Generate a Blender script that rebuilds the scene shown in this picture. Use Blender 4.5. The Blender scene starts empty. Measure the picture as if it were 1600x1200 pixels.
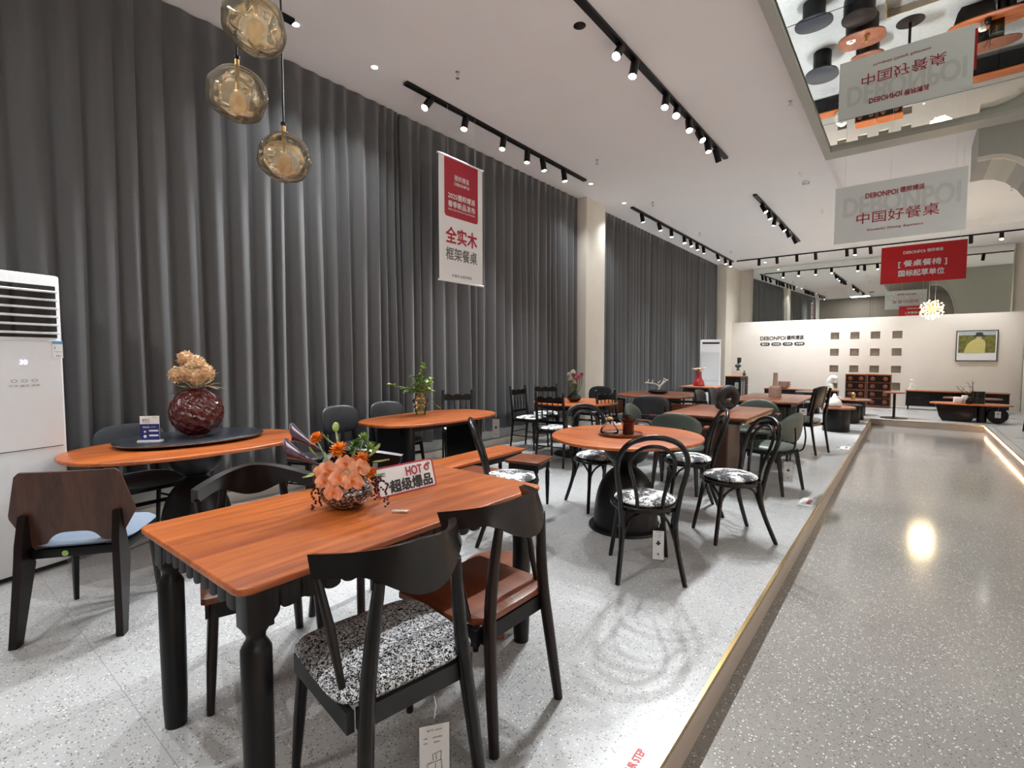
import bpy, math, random
import numpy as np
from mathutils import Vector, Matrix, Euler
SC = bpy.context.scene
COL = SC.collection
PI = math.pi
R = math.radians
# ---------------------------------------------------------------- camera
cam_d = bpy.data.cameras.new('camera'); cam = bpy.data.objects.new('camera', cam_d); COL.objects.link(cam)
cam_d.sensor_fit = 'HORIZONTAL'; cam_d.sensor_width = 36; cam_d.lens = 36 * 780 / 1600
cam.location = (0, 0, 1.38); cam.rotation_euler = (R(90 - 3.1554), 0, R(38.438))
cam_d.clip_start = .05; cam_d.clip_end = 100
SC.camera = cam
# ---------------------------------------------------------------- world, view
w = bpy.data.worlds.new('world'); SC.world = w; w.use_nodes = True
w.node_tree.nodes['Background'].inputs[0].default_value = (.97, .98, 1, 1)
w.node_tree.nodes['Background'].inputs[1].default_value = .3
SC.view_settings.view_transform = 'Standard'; SC.view_settings.look = 'None'
SC.view_settings.exposure = 1.02; SC.view_settings.gamma = 1; SC.view_settings.use_curve_mapping = False
SC.cycles.max_bounces = 9; SC.cycles.transparent_max_bounces = 14; SC.cycles.caustics_refractive = False
SC.cycles.sample_clamp_indirect = 6
SPOT_W = 160.0
LENS_E = 40.0
AREA_W = 60.0

# ---------------------------------------------------------------- mesh helper
class MB:
    def __init__(s): s.v = []; s.f = []; s.M = Matrix()
    def add(s, vs, fs):
        o = len(s.v)
        s.v += [tuple(s.M @ Vector(p)) for p in vs]
        s.f += [tuple(i + o for i in f) for f in fs]
        return s
    def box(s, cx, cy, cz, sx, sy, sz, rz=0, rx=0, ry=0):
        m = Matrix.Translation((cx, cy, cz)) @ Euler((rx, ry, rz)).to_matrix().to_4x4()
        vs = [m @ Vector((a * sx / 2, b * sy / 2, c * sz / 2)) for c in (-1, 1) for b in (-1, 1) for a in (-1, 1)]
        return s.add(vs, [(0, 2, 3, 1), (4, 5, 7, 6), (0, 1, 5, 4), (2, 6, 7, 3), (0, 4, 6, 2), (1, 3, 7, 5)])
    def prism(s, out, z0, z1, bev=0.0, steps=2, top_only=False):
        n = len(out); P = [Vector((p[0], p[1])) for p in out]
        area = sum(P[i].x * P[(i + 1) % n].y - P[(i + 1) % n].x * P[i].y for i in range(n))
        if area < 0: P = P[::-1]
        N = []
        for i in range(n):
            a = (P[i] - P[i - 1]); b = (P[(i + 1) % n] - P[i])
            a = Vector((a.y, -a.x)); b = Vector((b.y, -b.x))
            if a.length: a.normalize()
            if b.length: b.normalize()
            m = a + b
            if m.length < 1e-6: m = a
            m.normalize(); N.append(m / max(.35, m.dot(a)))
        rings = []
        if bev:
            if not top_only:
                for k in range(steps + 1):
                    t = PI / 2 * k / steps; rings.append((bev * (1 - math.sin(t)), z0 + bev * (1 - math.cos(t))))
            else: rings.append((0, z0))
            for k in range(steps + 1):
                t = PI / 2 * k / steps; rings.append((bev * (1 - math.cos(t)), z1 - bev * (1 - math.sin(t))))
        else: rings = [(0, z0), (0, z1)]
        vs = []
        for ins, z in rings:
            vs += [(P[i].x - N[i].x * ins, P[i].y - N[i].y * ins, z) for i in range(n)]
        fs = []
        for k in range(len(rings) - 1):
            for i in range(n):
                j = (i + 1) % n; fs.append((k * n + i, k * n + j, (k + 1) * n + j, (k + 1) * n + i))
        fs.append(tuple(range(n - 1, -1, -1))); fs.append(tuple((len(rings) - 1) * n + i for i in range(n)))
        return s.add(vs, fs)
    def lathe(s, prof, n=32, cx=0, cy=0, sx=1, sy=1, caps=True):
        vs = []
        for r, z in prof:
            for i in range(n):
                t = 2 * PI * i / n; vs.append((cx + r * sx * math.cos(t), cy + r * sy * math.sin(t), z))
        fs = []
        for k in range(len(prof) - 1):
            for i in range(n):
                j = (i + 1) % n; fs.append((k * n + i, k * n + j, (k + 1) * n + j, (k + 1) * n + i))
        if caps:
            if prof[0][0] > 1e-4: fs.append(tuple(range(n - 1, -1, -1)))
            if prof[-1][0] > 1e-4: fs.append(tuple((len(prof) - 1) * n + i for i in range(n)))
        return s.add(vs, fs)
    def tube(s, pts, rad, n=10, closed=False, flat=1.0):
        P = [Vector(p) for p in pts]; m = len(P)
        if not hasattr(rad, '__len__'): rad = [rad] * m
        T = []
        for i in range(m):
            if closed: t = P[(i + 1) % m] - P[i - 1]
            else: t = P[min(i + 1, m - 1)] - P[max(i - 1, 0)]
            T.append(t.normalized())
        up = Vector((0, 0, 1)) if abs(T[0].z) < .9 else Vector((1, 0, 0))
        u = (up - T[0] * up.dot(T[0])).normalized(); vs = []
        for i in range(m):
            u = (u - T[i] * u.dot(T[i]))
            u = u.normalized() if u.length > 1e-6 else T[i].orthogonal().normalized()
            b = T[i].cross(u)
            for k in range(n):
                a = 2 * PI * k / n
                vs.append(P[i] + u * (rad[i] * math.cos(a)) + b * (rad[i] * flat * math.sin(a)))
        fs = []
        for i in range(m if closed else m - 1):
            j = (i + 1) % m
            for k in range(n):
                l = (k + 1) % n; fs.append((i * n + k, i * n + l, j * n + l, j * n + k))
        if not closed:
            fs.append(tuple(range(n - 1, -1, -1))); fs.append(tuple((m - 1) * n + k for k in range(n)))
        return s.add(vs, fs)
    def bar(s, a, b, wa, wb=None, ta=None, tb=None):
        # tapered square post between two points
        return s.tube([a, b], [wa * .7071, (wb or wa) * .7071], 4) if ta is None else s
    def pad(s, cx, cy, cz, sx, sy, sz, e=2.6, ez=2.2, nu=32, nv=12, dome=0):
        vs = []; sg = lambda c, p: math.copysign(abs(c) ** p, c)
        for j in range(nv + 1):
            ph = -PI / 2 + PI * j / nv; cz_, sz_ = sg(math.cos(ph), 2 / ez), sg(math.sin(ph), 2 / ez)
            for i in range(nu):
                t = 2 * PI * i / nu; x = sg(math.cos(t), 2 / e) * cz_; y = sg(math.sin(t), 2 / e) * cz_
                vs.append((cx + x * sx, cy + y * sy, cz + sz_ * sz + (dome * max(0, 1 - x * x) * max(0, 1 - y * y) if sz_ > 0 else 0)))
        fs = []
        for j in range(nv):
            for i in range(nu):
                k = (i + 1) % nu; fs.append((j * nu + i, j * nu + k, (j + 1) * nu + k, (j + 1) * nu + i))
        return s.add(vs, fs)
    def ball(s, cx, cy, cz, r, n=12, sz=1): 
        return s.lathe([(r * math.sin(PI * k / (n // 2)), cz - r * sz * math.cos(PI * k / (n // 2))) for k in range(n // 2 + 1)], n, cx, cy)
    def sheet(s, fn, nu, nv, th=0.0):
        # fn(u,v) -> point; closed by an offset copy when th is given
        g = [[Vector(fn(i / nu, j / nv)) for j in range(nv + 1)] for i in range(nu + 1)]
        vs = [g[i][j] for i in range(nu + 1) for j in range(nv + 1)]
        W = nv + 1; fs = [(i * W + j, (i + 1) * W + j, (i + 1) * W + j + 1, i * W + j + 1) for i in range(nu) for j in range(nv)]
        if th:
            o = len(vs)
            for i in range(nu + 1):
                for j in range(nv + 1):
                    a = g[min(i + 1, nu)][j] - g[max(i - 1, 0)][j]; b = g[i][min(j + 1, nv)] - g[i][max(j - 1, 0)]
                    nn = a.cross(b); nn = nn.normalized() if nn.length > 1e-9 else Vector((0, 0, 1))
                    vs.append(g[i][j] - nn * th)
            fs += [tuple(o + k for k in f[::-1]) for f in fs[:]]
            E = [(i * W, (i + 1) * W) for i in range(nu)] + [(nu * W + j, nu * W + j + 1) for j in range(nv)] + \
                [((i + 1) * W + nv, i * W + nv) for i in range(nu)] + [(j + 1, j) for j in range(nv)]
            fs += [(b, a, a + o, b + o) for a, b in E]
        return s.add(vs, fs)
    def build(s, name, mat, parent=None, sharp=35):
        me = bpy.data.meshes.new(name); me.from_pydata(s.v, [], s.f); me.validate(); me.update()
        me.materials.append(mat)
        if sharp:
            me.polygons.foreach_set('use_smooth', [True] * len(me.polygons))
            me.set_sharp_from_angle(angle=R(sharp))
        o = bpy.data.objects.new(name, me); COL.objects.link(o)
        if parent: o.parent = parent
        return o

def tag(o, label=None, cat=None, group=None, kind=None):
    if label: o['label'] = label
    if cat: o['category'] = cat
    if group: o['group'] = group
    if kind: o['kind'] = kind
    return o
def thing(name, label, cat, loc=(0, 0, 0), rz=0, group=None):
    o = bpy.data.objects.new(name, None); COL.objects.link(o); o.empty_display_size = .1
    o.location = loc; o.rotation_euler = (0, 0, rz)
    return tag(o, label, cat, group)
def struct(name, mb, mat, parent=None, sharp=35):
    o = mb.build(name, mat, parent, sharp)
    if not parent: o['kind'] = 'structure'
    return o
KIDS = {}
def dup(root, loc, rz, label=None, group=None):
    def cp(o, par):
        c = o.copy(); COL.objects.link(c)
        if par: c.parent = par
        for ch in o.children: cp(ch, c)
        return c
    r = cp(root, None); r.location = loc; r.rotation_euler = (0, 0, rz)
    if label: r['label'] = label
    if group: r['group'] = group
    return r
def face(dx, dy): return math.atan2(-dx, dy)      # rotation that turns local +Y to (dx,dy)

def rrect(w, d, r, n=6, cx=0, cy=0):
    P = []
    for qx, qy, a0 in ((1, 1, 0), (-1, 1, 90), (-1, -1, 180), (1, -1, 270)):
        for k in range(n + 1):
            a = R(a0 + 90 * k / n); P.append((cx + qx * (w / 2 - r) + r * math.cos(a), cy + qy * (d / 2 - r) + r * math.sin(a)))
    return P
def sellipse(a, b, e=2, n=64, cx=0, cy=0):
    sg = lambda c: math.copysign(abs(c) ** (2 / e), c)
    return [(cx + a * sg(math.cos(2 * PI * i / n)), cy + b * sg(math.sin(2 * PI * i / n))) for i in range(n)]
def stadium(w, d, n=16):
    r = min(w, d) / 2; P = []
    if d >= w:
        for k in range(n + 1): a = PI * k / n; P.append((r * math.cos(a), d / 2 - r + r * math.sin(a)))
        for k in range(n + 1): a = PI + PI * k / n; P.append((r * math.cos(a), -d / 2 + r + r * math.sin(a)))
    else:
        P = [(y, -x) for x, y in stadium(d, w, n)]
    return P
def spline(pts, n=8):
    P = [Vector(p) for p in pts]; out = []
    for i in range(len(P) - 1):
        p0 = P[max(i - 1, 0)]; p1 = P[i]; p2 = P[i + 1]; p3 = P[min(i + 2, len(P) - 1)]
        for k in range(n):
            t = k / n
            out.append(.5 * ((2 * p1) + (p2 - p0) * t + (2 * p0 - 5 * p1 + 4 * p2 - p3) * t * t + (3 * p1 - p0 - 3 * p2 + p3) * t ** 3))
    out.append(P[-1]); return out
def lerp(a, b, n): return [a + (b - a) * i / (n - 1) for i in range(n)]

# ---------------------------------------------------------------- lettering
_tc = {}
def glyphs(s, bold=0.0, sx=1.0):
    k = (s, bold)
    if k not in _tc:
        cu = bpy.data.curves.new('t', 'FONT'); cu.body = s; cu.size = 1; cu.resolution_u = 3
        o = bpy.data.objects.new('t', cu); COL.objects.link(o)
        bpy.context.view_layer.update()
        dg = bpy.context.evaluated_depsgraph_get(); me = o.evaluated_get(dg).to_mesh()
        vs = np.array([v.co[:] for v in me.vertices]) if len(me.vertices) else np.zeros((0, 3)); fs = [tuple(p.vertices) for p in me.polygons]
        o.evaluated_get(dg).to_mesh_clear(); bpy.data.objects.remove(o); bpy.data.curves.remove(cu)
        _tc[k] = (vs, fs)
    return _tc[k]
FRONT = Matrix.Rotation(PI / 2, 4, 'X')           # plane x,y -> x,z facing -Y
def letters(name, items, mat, parent, M, shapes=None):
    mb = MB(); mb.M = M; zq = 0
    def heavy(its):      # bold strokes: the same outline drawn again with small shifts
        for s, cx, cy, wd, ht, bold in its:
            d = ht * bold
            for ox, oy in (((-d, 0), (d, 0), (0, -d), (0, d), (-d * .7, -d * .7), (d * .7, d * .7)) if bold > .004 else ((0, 0),)): yield s, cx + ox, cy + oy, wd, ht, 0
    for s, cx, cy, wd, ht, bold in heavy(items):
        vs, fs = glyphs(s, bold); zq += .00012
        if not len(vs): continue
        lo = vs.min(0); hi = vs.max(0); ex = hi - lo
        k = ht / ex[1]; kx = k if not wd else wd / ex[0]
        mb.add([((v[0] - (lo[0] + hi[0]) / 2) * kx + cx, (v[1] - (lo[1] + hi[1]) / 2) * k + cy, zq) for v in vs], fs)
    if shapes: shapes(mb)
    return mb.build(name, mat, parent, 0)

# ---------------------------------------------------------------- materials
def nm(name):
    m = bpy.data.materials.new(name); m.use_nodes = True; nt = m.node_tree
    return m, nt, nt.nodes['Principled BSDF']
def N(nt, t, **k):
    n = nt.nodes.new(t)
    for a, b in k.items():
        if a[0] == '_': setattr(n, a[1:], b)
        else: n.inputs[int(a[1:]) if a[0] == 'i' and a[1:].isdigit() else a.replace('__', ' ')].default_value = b
    return n
def L(nt, a, b): nt.links.new(a, b)
def ramp(nt, fac, stops):
    r = nt.nodes.new('ShaderNodeValToRGB'); e = r.color_ramp.elements
    while len(e) < len(stops): e.new(.5)
    for i, (p, c) in enumerate(stops):
        e[i].position = p; e[i].color = (*c, 1) if len(c) == 3 else c
    L(nt, fac, r.inputs[0]); return r.outputs[0]
def objco(nt, sx=1, sy=1, sz=1):
    tc = nt.nodes.new('ShaderNodeTexCoord'); mp = nt.nodes.new('ShaderNodeMapping'); mp.inputs['Scale'].default_value = (sx, sy, sz)
    L(nt, tc.outputs['Object'], mp.inputs[0]); return mp.outputs[0]
def bump(nt, b, h, st, dist=.01):
    n = N(nt, 'ShaderNodeBump', Strength=st, Distance=dist); L(nt, h, n.inputs['Height']); L(nt, n.outputs[0], b.inputs['Normal'])
def plain(name, c, rough=.5, metal=0, spec=.5, var=.06, scale=20, bmp=0, coat=0):
    m, nt, b = nm(name)
    no = N(nt, 'ShaderNodeTexNoise', Scale=scale, Detail=4.0); L(nt, objco(nt), no.inputs['Vector'])
    L(nt, ramp(nt, no.outputs['Fac'], [(.3, tuple(x * (1 - var) for x in c)), (.7, tuple(min(1, x * (1 + var)) for x in c))]), b.inputs['Base Color'])
    b.inputs['Roughness'].default_value = rough; b.inputs['Metallic'].default_value = metal
    b.inputs['Specular IOR Level'].default_value = spec; b.inputs['Coat Weight'].default_value = coat; b.inputs['Coat Roughness'].default_value = .15
    if bmp: bump(nt, b, no.outputs['Fac'], bmp)
    return m
def wood(name, c1, c2, axis=1, rough=.36, sc=1.0, coat=.08):
    m, nt, b = nm(name); s = [14 * sc] * 3; s[axis] = .9 * sc
    v = objco(nt, *s)
    n1 = N(nt, 'ShaderNodeTexNoise', Scale=1.0, Detail=6.0, Roughness=.6, Distortion=.6); L(nt, v, n1.inputs['Vector'])
    s2 = [60 * sc] * 3; s2[axis] = 2.0 * sc
    n2 = N(nt, 'ShaderNodeTexNoise', Scale=1.6, Detail=4.0, Roughness=.7); L(nt, objco(nt, *s2), n2.inputs['Vector'])
    mx = N(nt, 'ShaderNodeMath', _operation='MULTIPLY_ADD'); mx.inputs[1].default_value = .35; L(nt, n2.outputs['Fac'], mx.inputs[0])
    m2 = N(nt, 'ShaderNodeMath', _operation='MULTIPLY'); m2.inputs[1].default_value = .65; L(nt, n1.outputs['Fac'], m2.inputs[0]); L(nt, m2.outputs[0], mx.inputs[2])
    mid = tuple((a + b_) / 2 for a, b_ in zip(c1, c2))
    L(nt, ramp(nt, mx.outputs[0], [(.385, c1), (.5, mid), (.615, c2)]), b.inputs['Base Color'])
    b.inputs['Roughness'].default_value = rough; b.inputs['Coat Weight'].default_value = coat; b.inputs['Coat Roughness'].default_value = .2
    bump(nt, b, n2.outputs['Fac'], .05, .002)
    return m
def emit(name, c, s):
    m, nt, b = nm(name); b.inputs['Base Color'].default_value = (*c, 1); b.inputs['Emission Color'].default_value = (*c, 1); b.inputs['Emission Strength'].default_value = s; return m
def glass(name, c, rough=.02, mix=.35, body=0, bc=(1, 1, 1)):
    m, nt, b = nm(name); nt.nodes.remove(b); out = nt.nodes['Material Output']
    tr = N(nt, 'ShaderNodeBsdfTransparent'); tr.inputs[0].default_value = (*c, 1)
    gl = N(nt, 'ShaderNodeBsdfGlossy', Roughness=rough); gl.inputs[0].default_value = (1, .97, .92, 1)
    fr = N(nt, 'ShaderNodeLayerWeight', Blend=mix); mxs = N(nt, 'ShaderNodeMixShader')
    L(nt, fr.outputs['Fresnel'], mxs.inputs[0]); L(nt, tr.outputs[0], mxs.inputs[1]); L(nt, gl.outputs[0], mxs.inputs[2]); L(nt, mxs.outputs[0], out.inputs[0])
    if body:
        df = N(nt, 'ShaderNodeBsdfDiffuse'); df.inputs[0].default_value = (*bc, 1); tl = N(nt, 'ShaderNodeBsdfTranslucent'); tl.inputs[0].default_value = (*bc, 1)
        a = N(nt, 'ShaderNodeMixShader'); a.inputs[0].default_value = .5; L(nt, df.outputs[0], a.inputs[1]); L(nt, tl.outputs[0], a.inputs[2])
        b2 = N(nt, 'ShaderNodeMixShader'); b2.inputs[0].default_value = body; L(nt, tr.outputs[0], b2.inputs[1]); L(nt, a.outputs[0], b2.inputs[2]); L(nt, b2.outputs[0], mxs.inputs[1])
    return m
def terrazzo(name, base, tx, ty, offx, offy, rough=.22, brick=0.0, jc=.6):
    m, nt, b = nm(name); co = objco(nt)
    big = N(nt, 'ShaderNodeTexNoise', Scale=.9, Detail=3.0); L(nt, co, big.inputs['Vector'])
    col = ramp(nt, big.outputs['Fac'], [(.3, tuple(x * .93 for x in base)), (.7, tuple(min(1, x * 1.05) for x in base))])
    fine = N(nt, 'ShaderNodeTexNoise', Scale=180.0, Detail=2.0); L(nt, co, fine.inputs['Vector'])
    mxn = N(nt, 'ShaderNodeMix', _data_type='RGBA', _blend_type='MULTIPLY'); mxn.inputs[0].default_value = .35
    L(nt, col, mxn.inputs[6]); L(nt, ramp(nt, fine.outputs['Fac'], [(.35, (.72, .72, .72)), (.6, (1, 1, 1))]), mxn.inputs[7]); col = mxn.outputs[2]
    for sc_, thr, dist, cc in ((125, .80, .30, (.10, .098, .095)), (75, .91, .26, (.20, .185, .175)), (115, .88, .3, (.74, .74, .73)), (60, .92, .25, (.40, .37, .335))):
        ds = N(nt, 'ShaderNodeTexNoise', Scale=60.0, Detail=1.0); L(nt, co, ds.inputs['Vector'])
        ad = N(nt, 'ShaderNodeMix', _data_type='VECTOR'); ad.inputs[0].default_value = .012; L(nt, co, ad.inputs[4]); L(nt, ds.outputs['Color'], ad.inputs[5])
        vo = N(nt, 'ShaderNodeTexVoronoi', Scale=float(sc_)); L(nt, ad.outputs[1], vo.inputs['Vector'])
        sp = nt.nodes.new('ShaderNodeSeparateColor'); L(nt, vo.outputs['Color'], sp.inputs[0])
        g1 = N(nt, 'ShaderNodeMath', _operation='GREATER_THAN'); g1.inputs[1].default_value = thr; L(nt, sp.outputs[0 if cc[0] < .5 else 1], g1.inputs[0])
        g2 = N(nt, 'ShaderNodeMath', _operation='LESS_THAN'); g2.inputs[1].default_value = dist * 1.25; L(nt, vo.outputs['Distance'], g2.inputs[0])
        mu = N(nt, 'ShaderNodeMath', _operation='MULTIPLY'); L(nt, g1.outputs[0], mu.inputs[0]); L(nt, g2.outputs[0], mu.inputs[1])
        mx = N(nt, 'ShaderNodeMix', _data_type='RGBA'); L(nt, mu.outputs[0], mx.inputs[0]); L(nt, col, mx.inputs[6]); mx.inputs[7].default_value = (*cc, 1); col = mx.outputs[2]
    br = N(nt, 'ShaderNodeTexBrick', Scale=1.0); br.offset = brick; br.squash = 1
    br.inputs['Mortar Size'].default_value = .0018; br.inputs['Mortar Smooth'].default_value = .2; br.inputs['Brick Width'].default_value = tx; br.inputs['Row Height'].default_value = ty
    mp = nt.nodes.new('ShaderNodeMapping'); mp.inputs['Location'].default_value = (offx, offy, 0); L(nt, co, mp.inputs[0]); L(nt, mp.outputs[0], br.inputs['Vector'])
    mx = N(nt, 'ShaderNodeMix', _data_type='RGBA'); L(nt, br.outputs['Fac'], mx.inputs[0]); L(nt, col, mx.inputs[6]); mx.inputs[7].default_value = tuple(x * jc for x in base) + (1,)
    L(nt, mx.outputs[2], b.inputs['Base Color'])
    rr = ramp(nt, big.outputs['Fac'], [(.3, (rough * .8,) * 3), (.7, (rough * 1.25,) * 3)]); L(nt, rr, b.inputs['Roughness'])
    return m
def boucle(name):
    m, nt, b = nm(name); co = objco(nt)
    n = N(nt, 'ShaderNodeTexNoise', Scale=130.0, Detail=2.0, Roughness=.5, Distortion=1.5); L(nt, co, n.inputs['Vector'])
    L(nt, ramp(nt, n.outputs['Fac'], [(.46, (.02, .02, .025)), (.50, (.3, .3, .32)), (.54, (.78, .78, .8))]), b.inputs['Base Color'])
    b.inputs['Roughness'].default_value = .95; b.inputs['Specular IOR Level'].default_value = .1
    bump(nt, b, n.outputs['Fac'], 1.0, .01); return m
def toile(name):
    m, nt, b = nm(name); co = objco(nt)
    big = N(nt, 'ShaderNodeTexNoise', Scale=6.5, Detail=2.0, Distortion=.4); L(nt, co, big.inputs['Vector'])
    fi = N(nt, 'ShaderNodeTexNoise', Scale=85.0, Detail=3.0, Roughness=.65, Distortion=1.0); L(nt, co, fi.inputs['Vector'])
    s = N(nt, 'ShaderNodeMath', _operation='MULTIPLY_ADD'); s.inputs[1].default_value = 1.5; L(nt, big.outputs['Fac'], s.inputs[0])
    s2 = N(nt, 'ShaderNodeMath', _operation='MULTIPLY'); s2.inputs[1].default_value = .9; L(nt, fi.outputs['Fac'], s2.inputs[0]); L(nt, s2.outputs[0], s.inputs[2])
    L(nt, ramp(nt, s.outputs[0], [(.0, (.82, .82, .82)), (1.0, (.82, .82, .82))]), b.inputs['Base Color'])
    th = ramp(nt, s.outputs[0], [(.60, (.83, .83, .82)), (.615, (.04, .04, .045))]);
    # values above one are clamped, so rescale the driver first
    s.inputs[1].default_value = .75; s2.inputs[1].default_value = .42
    L(nt, th, b.inputs['Base Color']); b.inputs['Roughness'].default_value = .85; return m
def leaf(name, c, c2, rough=.45):
    m, nt, b = nm(name)
    n = N(nt, 'ShaderNodeTexNoise', Scale=40.0, Detail=3.0); L(nt, objco(nt), n.inputs['Vector'])
    L(nt, ramp(nt, n.outputs['Fac'], [(.35, c), (.65, c2)]), b.inputs['Base Color']); b.inputs['Roughness'].default_value = rough
    b.inputs['Subsurface Weight'].default_value = .0
    return m
OR1, OR2 = (.235, .047, .009), (.52, .135, .024)
M = dict(
    wy=wood('orange_wood_y', OR1, OR2, 1), wx=wood('orange_wood_x', OR1, OR2, 0),
    wz=wood('red_brown_wood', (.13, .035, .016), (.26, .085, .04), 2, .35), wb=wood('brown_wood', (.17, .05, .022), (.30, .10, .045), 1, .35),
    wsy=wood('seat_wood', (.10, .022, .007), (.20, .052, .015), 1),
    ply=wood('walnut_ply', (.035, .012, .007), (.085, .032, .018), 2, .42),
    blk=plain('black_paint', (.006, .006, .007), .36, spec=.25, scale=8), blk2=plain('black_lacquer', (.006, .0055, .006), .26, spec=.3, coat=.08, scale=8),
    esp=plain('espresso_paint', (.010, .005, .0045), .30, spec=.28, coat=.07, scale=8), gry=plain('dark_grey_paint', (.022, .023, .026), .5, spec=.3),
    slab=plain('slate_top', (.022, .025, .034), .28, scale=9), leatherb=plain('black_leather', (.022, .024, .030), .42, bmp=.15, scale=90),
    fabd=plain('charcoal_fabric', (.045, .048, .056), .9, bmp=.3, scale=150), leatherg=plain('green_leather', (.062, .082, .068), .42, bmp=.12, scale=80),
    blueg=plain('blue_grey_fabric', (.20, .25, .33), .85, bmp=.2, scale=160), boucle=boucle('boucle_fabric'), toile=toile('toile_fabric'),
    ceil=plain('ceiling_paint', (.91, .915, .925), .8, var=.01, scale=2), wall=plain('beige_wall_paint', (.72, .67, .61), .75, var=.02, scale=3),
    colm=plain('column_paint', (.72, .68, .60), .7, var=.03, scale=3), side=plain('grey_wall_paint', (.56, .57, .56), .75, var=.02, scale=3),
    olive=plain('olive_frame_paint', (.40, .40, .36), .5, var=.02, scale=3), riser=plain('riser_stone', (.34, .29, .25), .4, var=.12, scale=120),
    taupe=plain('taupe_wall_paint', (.18, .16, .14), .7), brass=plain('brass', (.65, .46, .2), .25, metal=1, var=.03), gold=plain('satin_gold', (.62, .42, .16), .3, metal=1),
    white=plain('white_plastic', (.80, .81, .83), .25, var=.01), off=plain('off_white_panel', (.72, .74, .77), .12, var=.01), paper=plain('white_paper', (.78, .79, .81), .6, var=.01),
    paperg=plain('pale_grey_banner', (.76, .81, .82), .6, var=.01), ghost=plain('grey_ghost_print', (.66, .695, .70), .6, var=.0), red=plain('crimson_print', (.38, .012, .03), .5, var=.02), red2=plain('bright_red_banner', (.55, .006, .012), .5, var=.02),
    ink=plain('black_ink', (.02, .02, .022), .6), inkg=plain('grey_ink', (.16, .16, .16), .6), blue=plain('blue_print', (.012, .02, .16), .5), sky=plain('light_blue_print', (.1, .3, .6), .5),
    chrome=plain('steel', (.6, .6, .6), .25, metal=1), lens=emit('lamp_lens', (1, .95, .86), LENS_E), dlens=emit('downlight_lens', (1, .94, .84), 14), hot=plain('vent_black', (.006, .006, .007), .6),
    led=emit('led_strip', (1, .62, .36), 9), bulb=emit('warm_bulb', (1, .74, .38), 10), stone=plain('niche_back', (.38, .34, .29), .8, var=.03),
    amber=glass('amber_glass', (.975, .94, .87), .03, .38, .15, (1, .90, .72)), amber2=glass('inner_amber_glass', (.93, .80, .56), .08, .3, .6, (.95, .76, .48)), clear=glass('clear_glass', (.93, .93, .93), .02, .2),
    redgl=glass('red_brown_glass', (.45, .14, .07), .04, .35), greengl=glass('green_glass', (.16, .27, .22), .03, .4), gyel=glass('yellow_glass', (.93, .89, .72), .03, .3, .10, (.8, .75, .5)), sleeve=glass('plastic_sleeve', (.90, .90, .90), .1, .1),
    vred=plain('oxblood_glaze', (.075, .007, .008), .14, coat=.8, scale=6), cream=leaf('cream_petal', (.80, .52, .30), (.92, .74, .52), .8), straw=leaf('dry_straw', (.42, .36, .18), (.66, .56, .34), .8),
    orange=leaf('orange_petal', (.80, .16, .01), (.95, .36, .02)), peach=leaf('peach_petal', (.84, .30, .15), (.92, .50, .33)), purple=leaf('purple_petal', (.035, .012, .028), (.09, .03, .06), .35),
    berry=leaf('dark_berry', (.02, .004, .008), (.07, .015, .025), .3), green=leaf('leaf_green', (.04, .13, .02), (.13, .27, .06)), lime=leaf('lime_leaf', (.22, .38, .08), (.40, .55, .2)), stem=leaf('pale_stem', (.22, .35, .16), (.45, .55, .38)),
    pink=leaf('pink_petal', (.65, .12, .22), (.75, .3, .38)), wpet=leaf('white_petal', (.72, .62, .55), (.85, .8, .75)), plaster=plain('white_plaster', (.82, .81, .78), .7), pinkc=plain('pink_clay', (.38, .25, .20), .7), bronze=plain('dark_bronze', (.03, .04, .035), .3, coat=.3),
    knot=plain('charcoal_ceramic', (.022, .022, .022), .6), rvase=plain('red_glass_vase', (.35, .02, .02), .12, coat=.5), silver=plain('silver_leaf', (.75, .73, .68), .3, metal=1), stone2=plain('speckled_glass', (.12, .05, .045), .2),
)
def curtain_mat():
    m, nt, b = nm('grey_curtain_cloth')
    n = N(nt, 'ShaderNodeTexNoise', Scale=300.0, Detail=2.0); L(nt, objco(nt, 1, 1, .4), n.inputs['Vector'])
    L(nt, ramp(nt, n.outputs['Fac'], [(.3, (.076, .077, .081)), (.7, (.102, .103, .108))]), b.inputs['Base Color'])
    b.inputs['Roughness'].default_value = .85; b.inputs['Sheen Weight'].default_value = .25; return m
M['curt'] = curtain_mat()
def mirror_mat(name, c, rough=.0):
    m, nt, b = nm(name); b.inputs['Base Color'].default_value = (*c, 1); b.inputs['Metallic'].default_value = 1; b.inputs['Roughness'].default_value = rough; return m
M['mirror'] = mirror_mat('ceiling_mirror', (.84, .86, .83)); M['mirror2'] = mirror_mat('wall_mirror', (.78, .81, .77), .01)
def speckle():
    m, nt, b = nm('speckled_vase_glass')
    v = N(nt, 'ShaderNodeTexVoronoi', Scale=110.0); L(nt, objco(nt, 1, 1, 1.6), v.inputs['Vector']); s = nt.nodes.new('ShaderNodeSeparateColor'); L(nt, v.outputs['Color'], s.inputs[0])
    L(nt, ramp(nt, s.outputs[0], [(.5, (.035, .013, .011)), (.66, (.11, .05, .04)), (.86, (.42, .34, .31))]), b.inputs['Base Color']); b.inputs['Roughness'].default_value = .12; b.inputs['Coat Weight'].default_value = .6; return m
M['speck'] = speckle()
M['floor'] = terrazzo('terrazzo_platform', (.43, .432, .436), 1.2, .65, .05, .09, .30)
M['aisle'] = terrazzo('terrazzo_aisle', (.275, .262, .248), .6, .6, .2, .09, .13, .5, .8)
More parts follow.
